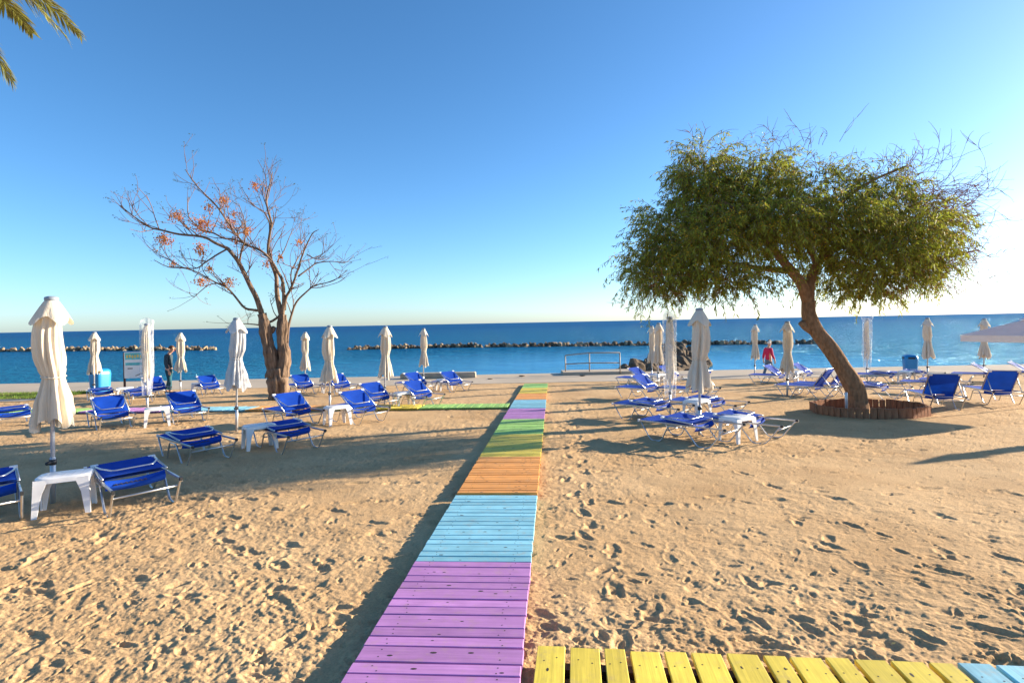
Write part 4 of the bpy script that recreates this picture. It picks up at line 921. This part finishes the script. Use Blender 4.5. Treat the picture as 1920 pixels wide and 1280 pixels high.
# ------------------------------------------------------------------ people
def skinned(name, verts, edges, radii, material, parent, root_i=0, sub=2):
    me = bpy.data.meshes.new(name); me.from_pydata([tuple(v) for v in verts], edges, []); me.materials.append(material)
    o = obj(name, me, parent); sk = o.modifiers.new('skin', 'SKIN'); sk.use_smooth_shade = True
    layer = me.skin_vertices[0].data if me.skin_vertices else None
    if layer is None:
        bpy.context.view_layer.objects.active = o
        with bpy.context.temp_override(object=o, active_object=o): bpy.ops.mesh.customdata_skin_add()
        layer = me.skin_vertices[0].data
    for i, r in enumerate(radii): layer[i].radius = r if isinstance(r, tuple) else (r, r); layer[i].use_root = (i == root_i)
    ss = o.modifiers.new('sub', 'SUBSURF'); ss.levels = sub; ss.render_levels = sub
    return o
def person(x, y, z, rz, H, top, topm, botm, hairm, label, stride, lookdown, coat, sc):
    root = obj('person', None, loc=(x, y, z), rz=rz); root.scale = (sc,) * 3     # faces +Y
    hy = .05 + lookdown
    sk = [(0, 0, .93), (0, .0, 1.12), (0, -.01, 1.32), (0, .01, 1.44), (0, .03, 1.50), (0, hy, 1.57), (0, hy + .015, 1.66), (0, hy, 1.72)]
    ed = [(i, i + 1) for i in range(7)]; rd = [(.15, .11), (.135, .10), (.16, .105), (.08, .07), (.052, .055), (.066, .075), (.078, .092), (.055, .065)]
    def chain(pts, rs, at):
        i0 = at
        for p, r in zip(pts, rs): sk.append(p); rd.append(r); ed.append((i0, len(sk) - 1)); i0 = len(sk) - 1
        return i0
    hands = []
    for s in (-1, 1):
        sw = s * stride * .55
        h = chain([(s * .17, 0, 1.40), (s * .235, -.02 + sw * .2, 1.12), (s * .245, .03 + sw, .88), (s * .245, .05 + sw, .81)], [.06, .046, .034, (.022, .036)], 2)
        for k, (oy, ln) in enumerate(((-.03, .06), (-.01, .075), (.012, .08), (.032, .068))): chain([(s * .245, .05 + sw + oy, .765), (s * .235, .052 + sw + oy, .765 - ln * .55), (s * .222, .054 + sw + oy, .765 - ln)], [.0095, .009, .008], h)
        chain([(s * .235, .095 + sw, .79), (s * .228, .105 + sw, .755)], [.010, .009], h)
        f = s * stride
        chain([(s * .095, .01, .84), (s * .10, f * .45 + .02, .48), (s * .10, f - .03, .09), (s * .105, f + .09, .035)], [.085, .058, .042, (.042, .03)], 0)
    skinned('body', sk, ed, rd, M['skin'], root)
    # upper garment
    v = [(0, 0, coat), (0, 0, 1.0), (0, 0, 1.14), (0, -.01, 1.33), (0, .005, 1.43)]; e = [(i, i + 1) for i in range(4)]; r = [(.178, .135), (.172, .13), (.158, .122), (.178, .125), (.09, .08)]
    for s in (-1, 1):
        sw = s * stride * .55; n = len(v); v += [(s * .175, 0, 1.40), (s * .238, -.02 + sw * .2, 1.12), (s * .247, .022 + sw * .95, .92)]; r += [.078, .063, .05]; e += [(3, n), (n, n + 1), (n + 1, n + 2)]
    skinned(top, v, e, r, topm, root)
    v = [(0, 0, .95), (0, 0, .88)]; e = [(0, 1)]; r = [(.16, .12), (.16, .125)]
    for s in (-1, 1):
        f = s * stride; n = len(v); v += [(s * .095, .01, .80), (s * .10, f * .45 + .02, .48), (s * .10, f - .03, .10)]; r += [.098, .075, .065]; e += [(1, n), (n, n + 1), (n + 1, n + 2)]
    skinned('trousers', v, e, r, botm, root)
    b = MB(); c = Vector((0, hy + .005, 1.675))
    def cap_(u, v_):
        th = u * 6.2832; ph_ = v_ * 1.75; fr = 1 if math.sin(th) < .2 else max(.55, 1 - .45 * math.sin(th)); ph_ *= fr
        k = 1 + .05 * math.sin(9 * th + 3 * ph_) + .03 * math.sin(17 * th)
        return c + Vector((.092 * k * math.sin(ph_) * math.cos(th), .106 * k * math.sin(ph_) * math.sin(th) - .008, .103 * math.cos(ph_)))
    b.grid(cap_, 28, 8, wrap=True); b.build('hair', hairm, root, True)
    b = MB(); b.box((0, hy + .105, 1.625), (.022, .03, .04), ch=.008); b.build('nose', M['skin'], root)
    for s in (-1, 1):
        b = MB(); b.grid(lambda u, v_: (s * .083 + s * .012 * math.sin(v_ * 3.14) * math.cos(u * 6.28), hy + .0 + .02 * math.sin(v_ * 3.14) * math.sin(u * 6.28), 1.635 + .032 * math.cos(v_ * 3.14)), 8, 6, wrap=True); b.build('ear', M['skin'], root, True)
        b = MB(); b.box((s * .034, hy + .0905, 1.645), (.026, .01, .012)); b.build('eye', M['shoe'], root)
        f = s * stride; b = MB(); b.box((s * .105, f + .045, .04), (.095, .27, .085), ch=.03); b.build('shoe', M['shoe'], root)
    b = MB(); b.box((0, hy + .092, 1.575), (.05, .012, .012)); b.build('mouth', M['pink'], root)
    tag(root, label, 'person'); return root
person(-12.75, 20.75, gz(0, 20.75), R(-80), 1.75, 'sweater', M['sweater'], M['trouser'], M['hairb'], 'person in dark sweater and teal trousers looking down beside a closed umbrella', .10, .06, .92, 1.0)
person(11.05, 24.2, -.86, R(-70), 1.6, 'jacket', M['pink'], M['jeans'], M['hairw'], 'white-haired person in bright pink jacket walking near the water', .20, .02, .84, .90)

# ------------------------------------------------------------------ litter of dry leaves and seedlings on the sand
mb = MB()
for k in range(900):
    y = 2.6 + 13 * random.random() ** 1.3; x = random.uniform(-1, 1) * y
    if abs(x - (-.455 + .0705 * (y - 2.87))) < .6: continue
    z = gz(x, y) + .022; a = random.random() * 6.28; s = random.uniform(.006, .018)
    u = Vector((math.cos(a), math.sin(a), random.uniform(-.3, .5))) * s; v = Vector((-math.sin(a), math.cos(a), random.uniform(-.3, .5))) * s * .45; p = Vector((x, y, z))
    mb.add([p - u, p + v, p + u, p - v], [(0, 1, 2, 3)])
o = mb.build('leaf_litter', M['straw'], kind='stuff'); o['label'] = 'scattered bits of dry leaf on the sand'; o['category'] = 'litter'
